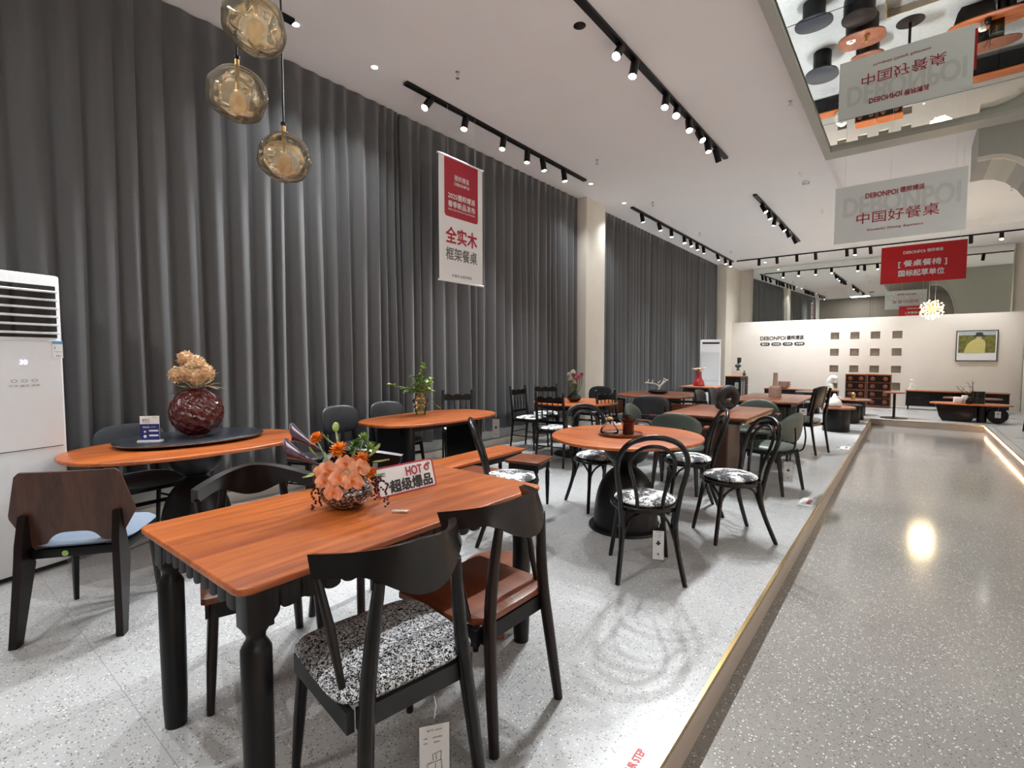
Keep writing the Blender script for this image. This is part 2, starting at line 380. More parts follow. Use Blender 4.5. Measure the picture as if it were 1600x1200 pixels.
# ================================================================ SETTING
ZC = 4.30; YB = -4.6; YM = 18.2; YP = 17.5; XE = -.62; XR = 1.25; ZL = -.14; YE = 13.6
f = MB()
f.box((-5.6 + XE) / 2, (YB + 18.6) / 2, -.25, XE + 5.6, 18.6 - YB, .5)
f.box((XE + XR) / 2, (YE + 18.6) / 2, -.25, XR - XE, 18.6 - YE, .5)
f.box((XR + 6.2) / 2, (YB + 18.6) / 2, -.25, 6.2 - XR, 18.6 - YB, .5)
struct('floor', f, M['floor'])
f = MB(); f.box((XE + XR) / 2, (YB + YE) / 2, ZL - .05, XR - XE, YE - YB, .1); struct('floor', f, M['aisle'])
# stone risers and brass edges of the sunken aisle
f = MB(); f.box(XE + .006, (YB + YE) / 2, (ZL - .015) / 2 - .005, .012, YE - YB, -ZL - .015); struct('trim_1', f, M['riser'])
f = MB(); f.box((XE + XR) / 2, YE - .006, (ZL - .015) / 2 - .005, XR - XE - .024, .012, -ZL - .015); struct('trim_2', f, M['riser'])
f = MB(); f.box(XE + .004, (YB + YE) / 2, -.006, .016, YE - YB, .016); struct('trim_3', f, M['brass'])
f = MB(); f.box((XE + XR) / 2, YE - .004, -.006, XR - XE - .02, .016, .016); struct('trim_4', f, M['brass'])
f = MB(); f.box(XR - .004, (YB + YE) / 2, -.006, .016, YE - YB, .016); struct('trim_5', f, M['brass'])
f = MB(); f.box(XR - .004, (YB + YE) / 2, ZL / 2 - .02, .008, YE - YB, -ZL - .04); struct('trim_6', f, M['riser'])
f = MB(); f.box(XR + .10, (9 + YE) / 2, .002, .006, YE - 9, .004); struct('trim_7', f, M['brass'])
led = MB(); led.box(XR - .014, (YB + YE) / 2, -.03, .010, YE - YB - .1, .018)
tag(led.build('led_strip', M['led']), 'warm glowing light strip under the right edge of the sunken aisle', 'light strip')
# walls
f = MB(); f.box(-5.2, (YB + 18.6) / 2, ZC / 2 + .1, .36, 18.6 - YB, ZC + .5); struct('wall_left', f, M['side'])
f = MB(); f.box(-5.00, (YB + 8.08) / 2, .05, .04, 8.08 - YB, .10); f.box(-5.00, (9.3 + 16.75) / 2, .05, .04, 16.75 - 9.3, .10)
struct('baseboard_left', f, M['wall'])
f = MB(); f.box(.5, YB - .1, ZC / 2, 11.4, .2, ZC + .6); struct('wall_back', f, M['taupe'])
f = MB(); f.box(6.1, (YB + 18.6) / 2, ZC / 2, .2, 18.6 - YB, ZC + .6); struct('wall_right', f, M['wall'])
f = MB(); f.box(.5, 18.55, ZC / 2, 11.4, .3, ZC + .6); struct('wall_front', f, M['wall'])
def column(x0, x1, y0, y1, name):
    f = MB(); f.prism(rrect(x1 - x0, y1 - y0, .012, 2, (x0 + x1) / 2, (y0 + y1) / 2), 0, ZC); return struct(name, f, M['colm'])
column(-5.02, -4.71, 8.14, 8.86, 'wall_pillar'); column(-5.02, -4.60, 16.75, 18.4, 'wall_pillar')
f = MB(); f.lathe([(.26, 0), (.26, ZC)], 40, 2.42, 17.0); struct('wall_pillar', f, M['colm'])
# ceiling with the raised strip over the aisle
def ceil_piece(f, x0, x1, y0, y1, z=ZC): f.box((x0 + x1) / 2, (y0 + y1) / 2, z + .15, x1 - x0, y1 - y0, .3)
f = MB(); ceil_piece(f, -5.2, -1.06, YB, 18.6); ceil_piece(f, 4.2, 6.2, YB, 18.6); ceil_piece(f, -1.06, 4.2, 15.4, 18.6); ceil_piece(f, -1.06, 4.2, 8.70, 15.4, ZC + .16)
ceil_piece(f, -1.06, 4.2, YB, 8.70, ZC + .2)
struct('ceiling', f, M['ceil'])
f = MB()
for x0, x1, y0, y1 in ((-1.05, -.96, YB, 8.70), (-.96, 4.2, 8.40, 8.70)): f.box((x0 + x1) / 2, (y0 + y1) / 2, ZC + .02, x1 - x0, y1 - y0, .16)
struct('trim_8', f, M['olive'])
# mirror panels in the ceiling
k = 0
for y0, y1 in ((-4.5, -2.1), (-2.1, .3), (.3, 2.7), (2.7, 5.1), (5.1, 7.5), (7.5, 8.40)):
    f = MB(); f.box(1.615, (y0 + y1) / 2, ZC + .0, 5.13, y1 - y0 - .012, .03)
    o = f.build('ceiling_mirror', M['mirror'])
    nmz = ['rearmost, behind the viewer', 'second from the rear', 'above the viewer', 'second from the far frame edge but one', 'just nearer than the narrow far panel', 'narrow one at the far edge of the frame'][k]
    tag(o, 'ceiling mirror panel above the aisle, ' + nmz, 'mirror', 'mirror panels in the ceiling'); k += 1
# bulkhead with an arched lower edge hanging at the right of the aisle
prof = [(.62, ZC + .2), (.62, 3.95), (.76, 3.955), (.88, 3.93), (1.0, 3.86), (1.12, 3.73), (1.24, 3.54), (1.34, 3.25), (1.42, 2.9), (1.46, 2.5), (1.46, 0), (3.2, 0), (3.2, ZC + .2)]
f = MB(); f.M = Matrix.Translation((0, 10.1, 0)) @ Matrix.Rotation(PI / 2, 4, 'X')
# polygon fan would fold over the concave edge, so build it as strips
for i in range(1, len(prof) - 3):
    (xa, za), (xb, zb) = prof[i], prof[i + 1]
    if xb - xa > 1e-6: f.prism([(xa, za), (xb, zb), (xb, ZC + .2), (xa, ZC + .2)], 0, 1.05)
f.prism([(1.46, 0.0), (3.2, 0.0), (3.2, ZC + .2), (1.46, ZC + .2)], 0, 1.05)
struct('wall_arch', f, M['olive'])
f = MB(); pts = [(p[0], 9.04, p[1]) for p in prof[1:10]]
for a, b in zip(pts, pts[1:]):
    d = Vector(b) - Vector(a); f.box((a[0] + b[0]) / 2, 9.02, (a[2] + b[2]) / 2, d.length + .006, .05, .05, 0, 0, -math.atan2(d.z, d.x))
struct('trim_9', f, M['colm'])
# partition with square niches, mirror wall behind
NX = [(-1.84, -1.62), (-1.35, -1.13), (-.87, -.65), (-.38, -.16)]; NZ = [(.43, .65), (.92, 1.12), (1.40, 1.61), (1.88, 2.09)]
sx = (YP - .3) / 17.5
xs = [-4.60] + [v for p in NX for v in p] + [2.2]; zs = [0] + [v for p in NZ for v in p] + [2.49]
f = MB()
for i in range(len(xs) - 1):
    for j in range(len(zs) - 1):
        hole = i % 2 == 1 and j % 2 == 1
        y0 = YP + (.13 if hole else 0)
        f.box((xs[i] + xs[i + 1]) / 2, (y0 + YP + .26) / 2, (zs[j] + zs[j + 1]) / 2, xs[i + 1] - xs[i], YP + .26 - y0, zs[j + 1] - zs[j])
struct('wall_partition', f, M['wall'])
f = MB()
for a, b in NX:
    for c, d in NZ: f.box((a + b) / 2, YP + .124, (c + d) / 2, b - a, .01, d - c)
struct('trim_10', f, M['stone'])
f = MB(); f.M = Matrix.Translation((-1.05, YM, ZC)) @ Matrix.Rotation(R(1.3), 4, 'X'); f.box(0, .0, -1.4, 6.2, .02, 2.78)
tag(f.build('wall_mirror', M['mirror2']), 'wide mirror above the beige partition at the far end', 'mirror')

# ---------------------------------------------------------------- curtains
def curtain(y0, y1, seed, label, zb, dense=None):
    rnd = random.Random(seed); ys = [y0]
    while ys[-1] < y1 - .02:
        st = rnd.uniform(.13, .25)
        if dense and dense[0] < ys[-1] < dense[1]: st *= .5
        ys.append(min(y1, ys[-1] + st))
    nf = len(ys) - 1; A = [rnd.uniform(.05, .085) for _ in ys]; SK = [rnd.uniform(-.25, .25) for _ in ys]; D = [rnd.uniform(-.03, .03) for _ in ys]; HB = [rnd.uniform(-.01, .012) for _ in ys]
    NV = 16; S = 10; vs = []; fs = []
    for i in range(nf):
        for k in range(S + (1 if i == nf - 1 else 0)):
            t = k / S; y = ys[i] + (ys[i + 1] - ys[i]) * t
            for j in range(NV + 1):
                v = j / NV; z = ZC - .005 + (zb + HB[i] - ZC) * v
                tt = t + SK[i] * .35 * math.sin(PI * t) * v
                p = abs(math.sin(PI * tt)) ** (.8 + 1.8 * (1 - min(1, v * 7)))     # pinched near the heading, round below
                sway = D[i] * v * math.sin(PI * t) + .012 * math.sin(3 * v + i)
                top = 1 - min(1, v * 9); p = p * (1 - .12 * abs(math.sin(2 * PI * tt)) * (1 - top))
                x = -4.95 + p * A[i] * (.75 + .3 * v) * (1 - .80 * top) * 1.6 + .045 * top
                vs.append((x, y + sway + SK[i] * .05 * v * math.sin(PI * t), z))
    W = NV + 1; n = len(vs) // W
    fs = [(i * W + j, i * W + j + 1, (i + 1) * W + j + 1, (i + 1) * W + j) for i in range(n - 1) for j in range(NV)]
    mb = MB(); mb.add(vs, fs); o = mb.build('curtain', M['curt'], None, 0)
    o.data.polygons.foreach_set('use_smooth', [True] * len(o.data.polygons))
    md = o.modifiers.new('thick', 'SOLIDIFY'); md.thickness = .004
    return tag(o, label, 'curtain', 'tall grey curtains')
curtain(-1.6, 3.98, 3, 'tall dark grey pleated curtain nearest the viewer, behind the oval table with the turntable', .28, (3.7, 4))
curtain(4.0, 8.12, 5, 'tall dark grey pleated curtain behind the hanging banner, ending at the first pillar', .28, (4, 4.3))
curtain(8.9, 16.72, 8, 'long grey pleated curtain between the two beige pillars', .28, (12.2, 12.7))

# ---------------------------------------------------------------- tracks, heads, lights
def add_spot(parent, p, d, power, size=R(48), blend=.75, rad=.022):
    l = bpy.data.lights.new('lamp', 'SPOT'); l.energy = power; l.spot_size = size; l.spot_blend = blend; l.shadow_soft_size = rad; l.color = (.945, .98, 1)
    o = bpy.data.objects.new('lamp_light', l); COL.objects.link(o); o.parent = parent; o.location = p; o.rotation_euler = Vector(d).to_track_quat('-Z', 'Y').to_euler()
_head = {}
def head(x, y, tgt, label, group, power=1.0, size=60):
    t = thing('track_spotlight', label, 'spotlight', (x, y, ZC - .035), 0, group)
    piv = Vector((0, 0, -.045)); d = (Vector(tgt) - Vector((x, y, ZC - .08))).normalized()
    m = Matrix.Translation(piv) @ d.to_track_quat('-Z', 'Y').to_matrix().to_4x4()
    mb = MB(); mb.M = m; mb.lathe([(.034, .05), (.041, .044), (.041, -.135), (.037, -.135), (.036, -.12)], 20); mb.build('lamp_body', M['blk'], t)
    mb = MB(); mb.M = m; mb.lathe([(.0, -.124), (.036, -.124)], 20, caps=False); mb.M = m; mb.build('lens', M['lens'], t)
    mb = MB(); mb.box(0, 0, -.0, .03, .09, .02); mb.tube([(0, 0, 0), (0, 0, -.05)], .008, 6); mb.build('bracket', M['blk'], t)
    if power: add_spot(t, piv + d * .15, d, SPOT_W * power, R(size))
def track(name_label, x0, y0, x1, y1):
    mb = MB(); mb.box((x0 + x1) / 2, (y0 + y1) / 2, ZC - .018, abs(x1 - x0) + (.064 if x0 == x1 else .03), abs(y1 - y0) + (.064 if y0 == y1 and 0 else .03), .03)
    tag(mb.build('light_track', M['blk']), name_label, 'light track')
G2 = 'spotlights on the track in front of the curtain banner'; G1 = 'spotlights on the long middle ceiling track'; G3 = 'spotlights on the track by the second curtain'; G4 = 'spotlights on the far short ceiling track'; G5 = 'spotlights on the cross track before the mirror'; G0 = 'spotlights on the near track by the curtain'; G6 = 'fill spotlights added right of the aisle'
track('black ceiling track running past the hanging banner along the curtain', -4.29, 3.6, -4.29, 7.33)
track('black ceiling track whose end shows behind the glass pendants', -4.29, -1.2, -4.29, 2.33)
track('long black ceiling track across the middle of the ceiling', -2.2, -.6, -2.2, 7.8)
track('black ceiling track along the second curtain', -4.33, 9.24, -4.33, 16.35)
track('short black ceiling track far down the middle of the ceiling', -2.27, 9.9, -2.27, 14.5)
track('thin black ceiling track crossing the room before the far mirror', -4.2, 16.35, 3.2, 16.35)
track('black ceiling track added at the right to carry the fill spotlights', 4.6, -1, 4.6, 13)
H2 = [(3.92, (-3.9, 1.0, .6), 1.3), (4.5, (-3.7, 3.1, .6), 1.0), (5.22, (-3.85, 4.0, .7), .9), (5.75, (-4.1, 5.3, 1.2), .7), (6.13, (-3.7, 6.2, .7), .8), (6.7, (-3.7, 6.6, .5), .8)]
pos = ['nearest of the row', 'second of the row', 'third of the row', 'fourth of the row', 'fifth of the row', 'sixth of the row', 'seventh of the row', 'eighth of the row', 'ninth of the row', 'farthest of the row']
for i, (y, t, p) in enumerate(H2): head(-4.29, y, t, 'black cylinder spotlight on the track above the hanging banner, ' + pos[i], G2, p)
for i, (y, t, p) in enumerate([(-.6, (-3.9, .3, 0), .25), (.5, (-3.0, .2, 0), .5), (1.5, (-3.2, .4, .2), .5)]): head(-4.29, y, t, 'black cylinder spotlight on the near track by the curtain, ' + pos[i], G0, p)
H1 = [(.1, (-1.1, 1.5, 0), .6), (1.1, (.5, 1.9, -.1), .35), (4.38, (-1.9, 1.2, .6), 1.0), (4.7, (-2.1, 3.3, .6), .5), (5.51, (-1.8, 3.5, .4), .95), (5.84, (-1.1, 2.2, 0), .4), (6.24, (-1.2, 4.4, .5), 1.0), (6.62, (.2, 5.0, 0), 1.0), (6.96, (-1.5, 6.4, .6), .9), (7.35, (-1.5, 8.6, .7), .9)]
for i, (y, t, p) in enumerate(H1): head(-2.2, y, t, 'black cylinder spotlight on the long middle track, ' + pos[i], G1, p)
for i, y in enumerate([9.69, 10.58, 11.29, 12.12, 12.57, 13.05, 13.56, 14.79, 15.55, 16.09]):
    head(-4.33, y, (-3.6 + .4 * math.sin(i * 2), y - .4 + .5 * math.cos(i), .5), 'black cylinder spotlight on the track along the second curtain, ' + pos[i], G3, .9)
for i, (y, t) in enumerate([(10.53, (.1, 9.6, -.1)), (11.04, (-1.4, 10.8, .4)), (11.64, (-3, 11.3, .5)), (12.31, (.2, 11.8, -.1)), (12.97, (-1.0, 13.6, .4)), (13.78, (-.6, 14.4, .3))]):
    head(-2.27, y, t, 'black cylinder spotlight on the far short track, ' + pos[i], G4, 1.5)
for i, (x, t) in enumerate([(-3.59, (-3.7, 17.2, .8)), (-3.11, (-3.1, 17.5, 1.8)), (-2.6, (-2.6, 17.4, .9)), (-2.14, (-2.0, 17.5, 1.2)), (-1.41, (-1.3, 17.3, .9)), (-1.23, (-1.0, 15.4, .3)), (-.89, (-.6, 17.4, 1)), (1.07, (1.2, 17.5, 1.4)), (1.6, (1.4, 14.4, .3))]):
    head(x, 16.35, t, 'black cylinder spotlight on the cross track before the far mirror, ' + (['leftmost'] + ['number %s from the left' % w_ for w_ in ('two', 'three', 'four', 'five', 'six', 'seven', 'eight', 'nine')])[i], G5, .55, 70)
for i, y in enumerate([-.5, 1.5, 3.5, 5.5, 7.5, 10.5, 12.5]): head(4.6, y, (6.0, y + .3, 1.9), 'black cylinder fill spotlight added right of the aisle, ' + pos[i], G6, 1.8, 75)  # row added to wash the right wall, which returns soft fill
# recessed downlights
def downlight(x, y, label, power=60, z=ZC):
    t = thing('recessed_downlight', label, 'downlight', (x, y, z), 0, 'small recessed downlights')
    MB().lathe([(.030, -.002), (.042, -.004), (.044, -.001), (.044, .0), (.03, 0)], 20).build('rim', M['white'], t)
    MB().lathe([(.0, -.003), (.030, -.003)], 20, caps=False).build('lens', M['dlens'], t)
    if power: add_spot(t, (0, 0, -.03), (0, 0, -1), power, R(110), 1.0, .03)
for x, y, l in ((-4.33, 2.39, 'tiny lit downlight just beside the glass pendants'), (-4.33, 3.22, 'tiny lit downlight before the start of the banner track'), (-4.32, 7.59, 'tiny lit downlight just past the end of the banner track'), (-4.35, 8.92, 'tiny lit downlight before the second curtain track'),
                (-3.6, 17.2, 'tiny lit downlight over the dark cabinet by the far pillar'), (.9, 17.1, 'tiny lit downlight in front of the far mirror at right')): downlight(x, y, l, 45)
mb = MB(); mb.lathe([(0, -.004), (.045, -.004), (.055, -.002), (.055, 0)], 24, -2.38, 3.96); mb.v = [(a, b, c + ZC) for a, b, c in mb.v]
tag(mb.build('ceiling_speaker', M['esp']), 'round dark ceiling opening beside the long middle track', 'ceiling speaker')
# sprinklers and smoke detectors
pl = ['above the hanging banner', 'left of the middle track near the first pillar', 'near the start of the second curtain track', 'left of the mirror frame, halfway down the ceiling', 'just left of the far corner of the mirror frame', 'left of the grey hanging banner, beyond the smoke detector', 'above the middle of the second curtain track', 'near the end of the second curtain track', 'beyond the arch at the right']
sp0 = None
for (x, y), l in zip([(-3.73, 3.8), (-3.73, 6.73), (-3.9, 9.2), (-1.16, 6.59), (-1.46, 9.21), (-1.45, 11.79), (-3.97, 12.14), (-3.96, 14.75), (1.36, 12.89)], pl):
    zz = ZC + .16 if x > 0 else ZC
    if sp0 is None:
        sp0 = thing('sprinkler', 'x', 'sprinkler', (x, y, zz), 0, 'ceiling sprinklers')
        MB().lathe([(.022, -.001), (.022, -.004), (.009, -.009), (.006, -.03), (.0, -.031)], 14).build('escutcheon', M['chrome'], sp0)
        q = MB(); q.tube([(-.014, 0, -.03), (-.016, 0, -.05), (0, 0, -.065), (.016, 0, -.05), (.014, 0, -.03)], .003, 6); q.build('frame', M['chrome'], sp0)
        q = MB(); q.lathe([(0, -.068), (.02, -.068), (.02, -.066), (0, -.065)], 14); q.build('deflector', M['chrome'], sp0); sp = sp0
    else: sp = dup(sp0, (x, y, zz), 0)
    sp['label'] = 'small steel ceiling sprinkler ' + l
for (x, y), l in zip([(-1.45, 9.75), (-1.37, 15.0)], ['left of the big grey banner', 'tiny, under the grey banner']):
    t = thing('smoke_detector', 'round white smoke detector on the ceiling, ' + l, 'smoke detector', (x, y, ZC), 0, 'smoke detectors')
    MB().lathe([(.0, -.05), (.03, -.05), (.035, -.035), (.055, -.03), (.06, -.01), (.06, 0)][::-1], 24).build('housing', M['white'], t)
    MB().lathe([(.044, -.031), (.046, -.034), (.036, -.036)], 24, caps=False).build('vent_ring', M['gry'], t)
# ceiling panels added out of frame as fill light, right and behind
def panel(x, y, w_, h_, power):
    t = thing('fill_light_panel', 'square fill light panel added at the ceiling out of frame, at %s' % ('the rear' if y < 0 else 'the front'), 'fill light', (x, y, ZC), 0)
    mb = MB(); mb.box(0, 0, -.01, w_ + .04, h_ + .04, .02); mb.build('frame', M['white'], t)
    l = bpy.data.lights.new('panel', 'AREA'); l.shape = 'RECTANGLE'; l.size = w_; l.size_y = h_; l.energy = power; l.color = (1, .96, .9)
    o = bpy.data.objects.new('fill_light', l); COL.objects.link(o); o.parent = t; o.location = (0, 0, -.03)
for x, y in ((5.2, -2.4), (5.2, 6.0)): panel(x, y, 1.0, 1.0, AREA_W)
for x, y in ((-2.6, -3.0),): panel(x, y, 1.0, 1.0, AREA_W)
# ================================================================ CHAIRS (origin on the floor, sitter looks along local +Y)
def price_tag(loc, rz, label, h=.20, wd=.075, text=None, icon=False):
    t = thing('price_tag', label, 'price tag', loc, rz, 'hanging price tags')
    mb = MB(); mb.prism(rrect(wd + .012, .0024, .001, 1), -h - .01, 0); mb.build('plastic_sleeve', M['sleeve'], t)
    mb = MB(); mb.box(0, 0, -h / 2 - .012, wd, .0008, h - .025); mb.build('paper', M['paper'], t)
    def shp(m):
        def ln(x0, y0, x1, y1, w_=.0016):
            d = Vector((x1 - x0, y1 - y0)); n_ = Vector((-d.y, d.x)).normalized() * w_ / 2
            m.add([(x0 + n_.x, y0 + n_.y, 0), (x0 - n_.x, y0 - n_.y, 0), (x1 - n_.x, y1 - n_.y, 0), (x1 + n_.x, y1 + n_.y, 0)], [(0, 1, 2, 3)])
        s = h
        if icon:
            c = -.58 * s; u = .16 * s
            for a in ((-.6, -1, -.5, .1), (.55, -.85, .5, .3), (.05, -.8, .05, .1), (-.5, .1, .5, .3), (.45, .3, .5, 1.15), (-.1, .35, -.15, .95), (-.15, .95, .5, 1.15), (.12, .35, .1, .95)): ln(a[0] * u, c + a[1] * u * .8, a[2] * u, c + a[3] * u * .8)
        else:
            ln(-wd * .2, -.5 * s, wd * .2, -.5 * s, .01); ln(0, -.42 * s, 0, -.56 * s, .012)
    it = [('型号 2025', 0, -.16 * h, wd * .5, h * .025, 0), ('规格', -wd * .3, -.25 * h, 0, h * .022, 0), ('材质', -wd * .3, -.31 * h, 0, h * .022, 0), ('全实木框架', wd * .1, -.25 * h, 0, h * .022, 0), ('橡胶木', wd * .08, -.31 * h, 0, h * .022, 0)]
    it.append((text or '¥', 0, -.83 * h, 0, h * .07, .02))
    letters('lettering', it, M['ink'], t, Matrix.Translation((0, -.0018, 0)) @ FRONT, shp)
    mb = MB(); mb.tube([(0, 0, -.005), (.006, 0, .03), (0, 0, .06)], .0011, 5); mb.build('string', M['white'], t)
    return t

def bow_chair(label, seat):
    t = thing('bow_back_chair', label, 'chair', (0, 0, 0), 0, 'bow-backed chairs around the near table')
    fm = M['esp'] if seat != 'boucle' else M['blk2']
    if seat == 'boucle':
        mb = MB(); mb.pad(0, .0, .452, .235, .215, .032, 5.5, 2.6, 48, 10, .008); mb.build('seat', M['boucle'], t, 60)
    else:
        mb = MB(); out = [(-.235, .20), (-.22, .212), (.22, .212), (.235, .20), (.228, -.13), (.195, -.13), (.195, -.16), (.165, -.205), (-.165, -.205), (-.195, -.16), (-.195, -.13), (-.228, -.13)][::-1]
        mb.prism(out, .430, .456, .004); mb.build('seat', M['wsy'], t)
    mb = MB(); mb.box(0, .185, .395, .40, .022, .06); mb.box(0, -.195, .395, .36, .022, .06)
    for s in (-1, 1): mb.box(s * .205, -.005, .395, .022, .38, .06, s * -.03)
    mb.build('seat_frame', M['gry'] if seat == 'boucle' else M['blk'], t)
    for s in (-1, 1):
        MB().tube([(s * .19, .175, .43), (s * .205, .195, .2), (s * .215, .215, 0)], [.019, .019, .0135], 12).build('leg', fm, t)
        P = spline([(s * .195, -.265, 0), (s * .178, -.235, .25), (s * .160, -.215, .45), (s * .142, -.215, .62), (s * .125, -.228, .775)], 5)
        rr = [.0145 + .0085 * math.sin(PI * min(1, .15 + .8 * i / (len(P) - 1))) for i in range(len(P))]
        MB().tube(P, rr, 12).build('leg', fm, t)
        MB().tube([(s * .232, -.055, .775), (s * .212, -.10, .62), (s * .198, -.150, .45)], [.011, .0145, .010], 10).build('strut', fm, t)
    # bow rail: plan arc, deep belly at the centre, thick square ends
    def rail(u, v):
        a = (u - .5) * 2; x = a * .252; y = -.045 - .215 * (1 - abs(a) ** 2.1); top = .872 - .045 * abs(a) ** 1.5
        e = min(1, max(0, (abs(a) - .62) / .25)); e = e * e * (3 - 2 * e)
        hgt = .060 + .085 * max(0, 1 - (abs(a) / .66) ** 2) ** 1.5
        return (x, y - .03 * (1 - v), top - hgt * (1 - v))
    mb = MB(); mb.sheet(rail, 48, 6, .028); mb.build('bow_rail', fm, t, 50)
    return t

def ply_chair(label):
    t = thing('plywood_back_chair', label, 'chair')
    MB().pad(0, .01, .455, .225, .235, .028, 4, 2.4, 40, 8, .004).build('seat', M['blueg'], t, 60)
    mb = MB(); mb.prism(rrect(.42, .43, .05, 4, 0, 0), .39, .432, .004); mb.build('seat_frame', M['blk'], t)
    # six-sided curved plywood back with an arch cut into its lower edge
    def back(u, v):
        a = (u - .5) * 2; z = .44 + .385 * v
        wv = np.interp(v, [0, .08, .42, .95, 1], [.17, .195, .265, .215, .195]); x = a * wv
        zz = z
        if v < .5:
            arch = .075 * max(0, 1 - (x / .125) ** 4) if abs(x) < .125 else 0
            zz = z + arch * (1 - v / .5)
        return (x, -.215 - .05 * v + .35 * x * x, zz)
    mb = MB(); mb.sheet(back, 44, 20, .014); mb.build('backrest', M['ply'], t, 50)
    for s in (-1, 1):
        mb = MB(); mb.tube([(s * .185, .17, .41), (s * .205, .20, 0)], [.022, .014], 4); mb.build('leg', M['blk'], t)
        mb = MB()
        a = [(s * .192, -.235, .615), (s * .196, -.24, .48), (s * .2, -.25, .36), (s * .215, -.30, 0)]; wd = [.012, .035, .034, .017]; dp = [.010, .03, .05, .022]
        vs = []; 
        for (x, y, z), w_, d_ in zip(a, wd, dp): vs += [(x - .016, y - w_, z), (x + .016, y - w_, z), (x + .016, y + d_ * 1.6, z), (x - .016, y + d_ * 1.6, z)]
        fs = [(k * 4 + i, k * 4 + (i + 1) % 4, k * 4 + 4 + (i + 1) % 4, k * 4 + 4 + i) for k in range(3) for i in range(4)] + [(0, 1, 2, 3), (12, 15, 14, 13)]
        mb.add(vs, fs); mb.build('leg', M['esp'], t, 20)
    mb = MB(); mb.lathe([(0, 0), (.014, 0)], 20, caps=False); mb.v = [(a_ - .04, -.219, b_ + .41) for a_, b_, c_ in mb.v]; mb.build('round_sticker', M['lime'], t)
    return t

def thonet(label):
    t = thing('bentwood_chair', label, 'chair', (0, 0, 0), 0, 'black bentwood chairs with printed cushions')
    mb = MB(); mb.lathe([(.16, .425), (.212, .425), (.217, .432), (.217, .448), (.212, .453), (.17, .453)], 48); mb.build('seat_ring', M['blk2'], t)
    mb = MB(); mb.pad(0, .0, .470, .192, .192, .030, 2, 2.3, 44, 10, .008); mb.build('cushion', M['toile'], t, 60)
    for s in (-1, 1):
        MB().tube(spline([(s * .14, .135, .43), (s * .155, .155, .28), (s * .19, .20, 0)], 5), [.017] * 6 + [.015] * 4 + [.013], 12).build('leg', M['blk2'], t)
        MB().tube(spline([(s * .165, -.135, .44), (s * .165, -.165, .25), (s * .20, -.255, 0)], 5), [.018] * 6 + [.016] * 4 + [.014], 12).build('leg', M['blk2'], t)
    H = [(-.155, -.150, .30), (-.170, -.165, .44), (-.185, -.185, .56), (-.205, -.22, .68), (-.200, -.255, .78), (-.150, -.285, .862), (-.075, -.300, .898), (0, -.304, .908)]
    P = spline(H + [(-x, y, z) for x, y, z in H[-2::-1]], 6); MB().tube(P, .0165, 12).build('outer_hoop', M['blk2'], t)
    H = [(-.075, -.185, .43), (-.080, -.190, .52), (-.105, -.215, .63), (-.130, -.24, .72), (-.118, -.262, .79), (-.065, -.280, .838), (0, -.287, .852)]
    P = spline(H + [(-x, y, z) for x, y, z in H[-2::-1]], 6); MB().tube(P, .012, 10).build('inner_hoop', M['blk2'], t)
    mb = MB()
    for a in range(4):
        c = math.cos(a * PI / 2 + PI / 4); s_ = math.sin(a * PI / 2 + PI / 4); c2 = math.cos(a * PI / 2 + PI * 3 / 4); s2 = math.sin(a * PI / 2 + PI * 3 / 4)
        r1 = .22; r2 = .2; cx, sy_ = math.cos(a * PI / 2 + PI / 2), math.sin(a * PI / 2 + PI / 2)
        mb.tube(spline([(c * r1, s_ * r1, .25), (c * .195 * .92 + cx * .02, s_ * .195 * .92 + sy_ * .02, .34), ((c * .6 + cx * .4) * .2, (s_ * .6 + sy_ * .4) * .2, .40), (cx * .165, sy_ * .165, .425), ((c2 * .6 + cx * .4) * .2, (s2 * .6 + sy_ * .4) * .2, .40), (c2 * .195 * .92 + cx * .02, s2 * .195 * .92 + sy_ * .02, .34), (c2 * r1, s2 * r1, .25)], 4), .0085, 8)
    mb.build('leg_brace', M['blk2'], t)
    return t

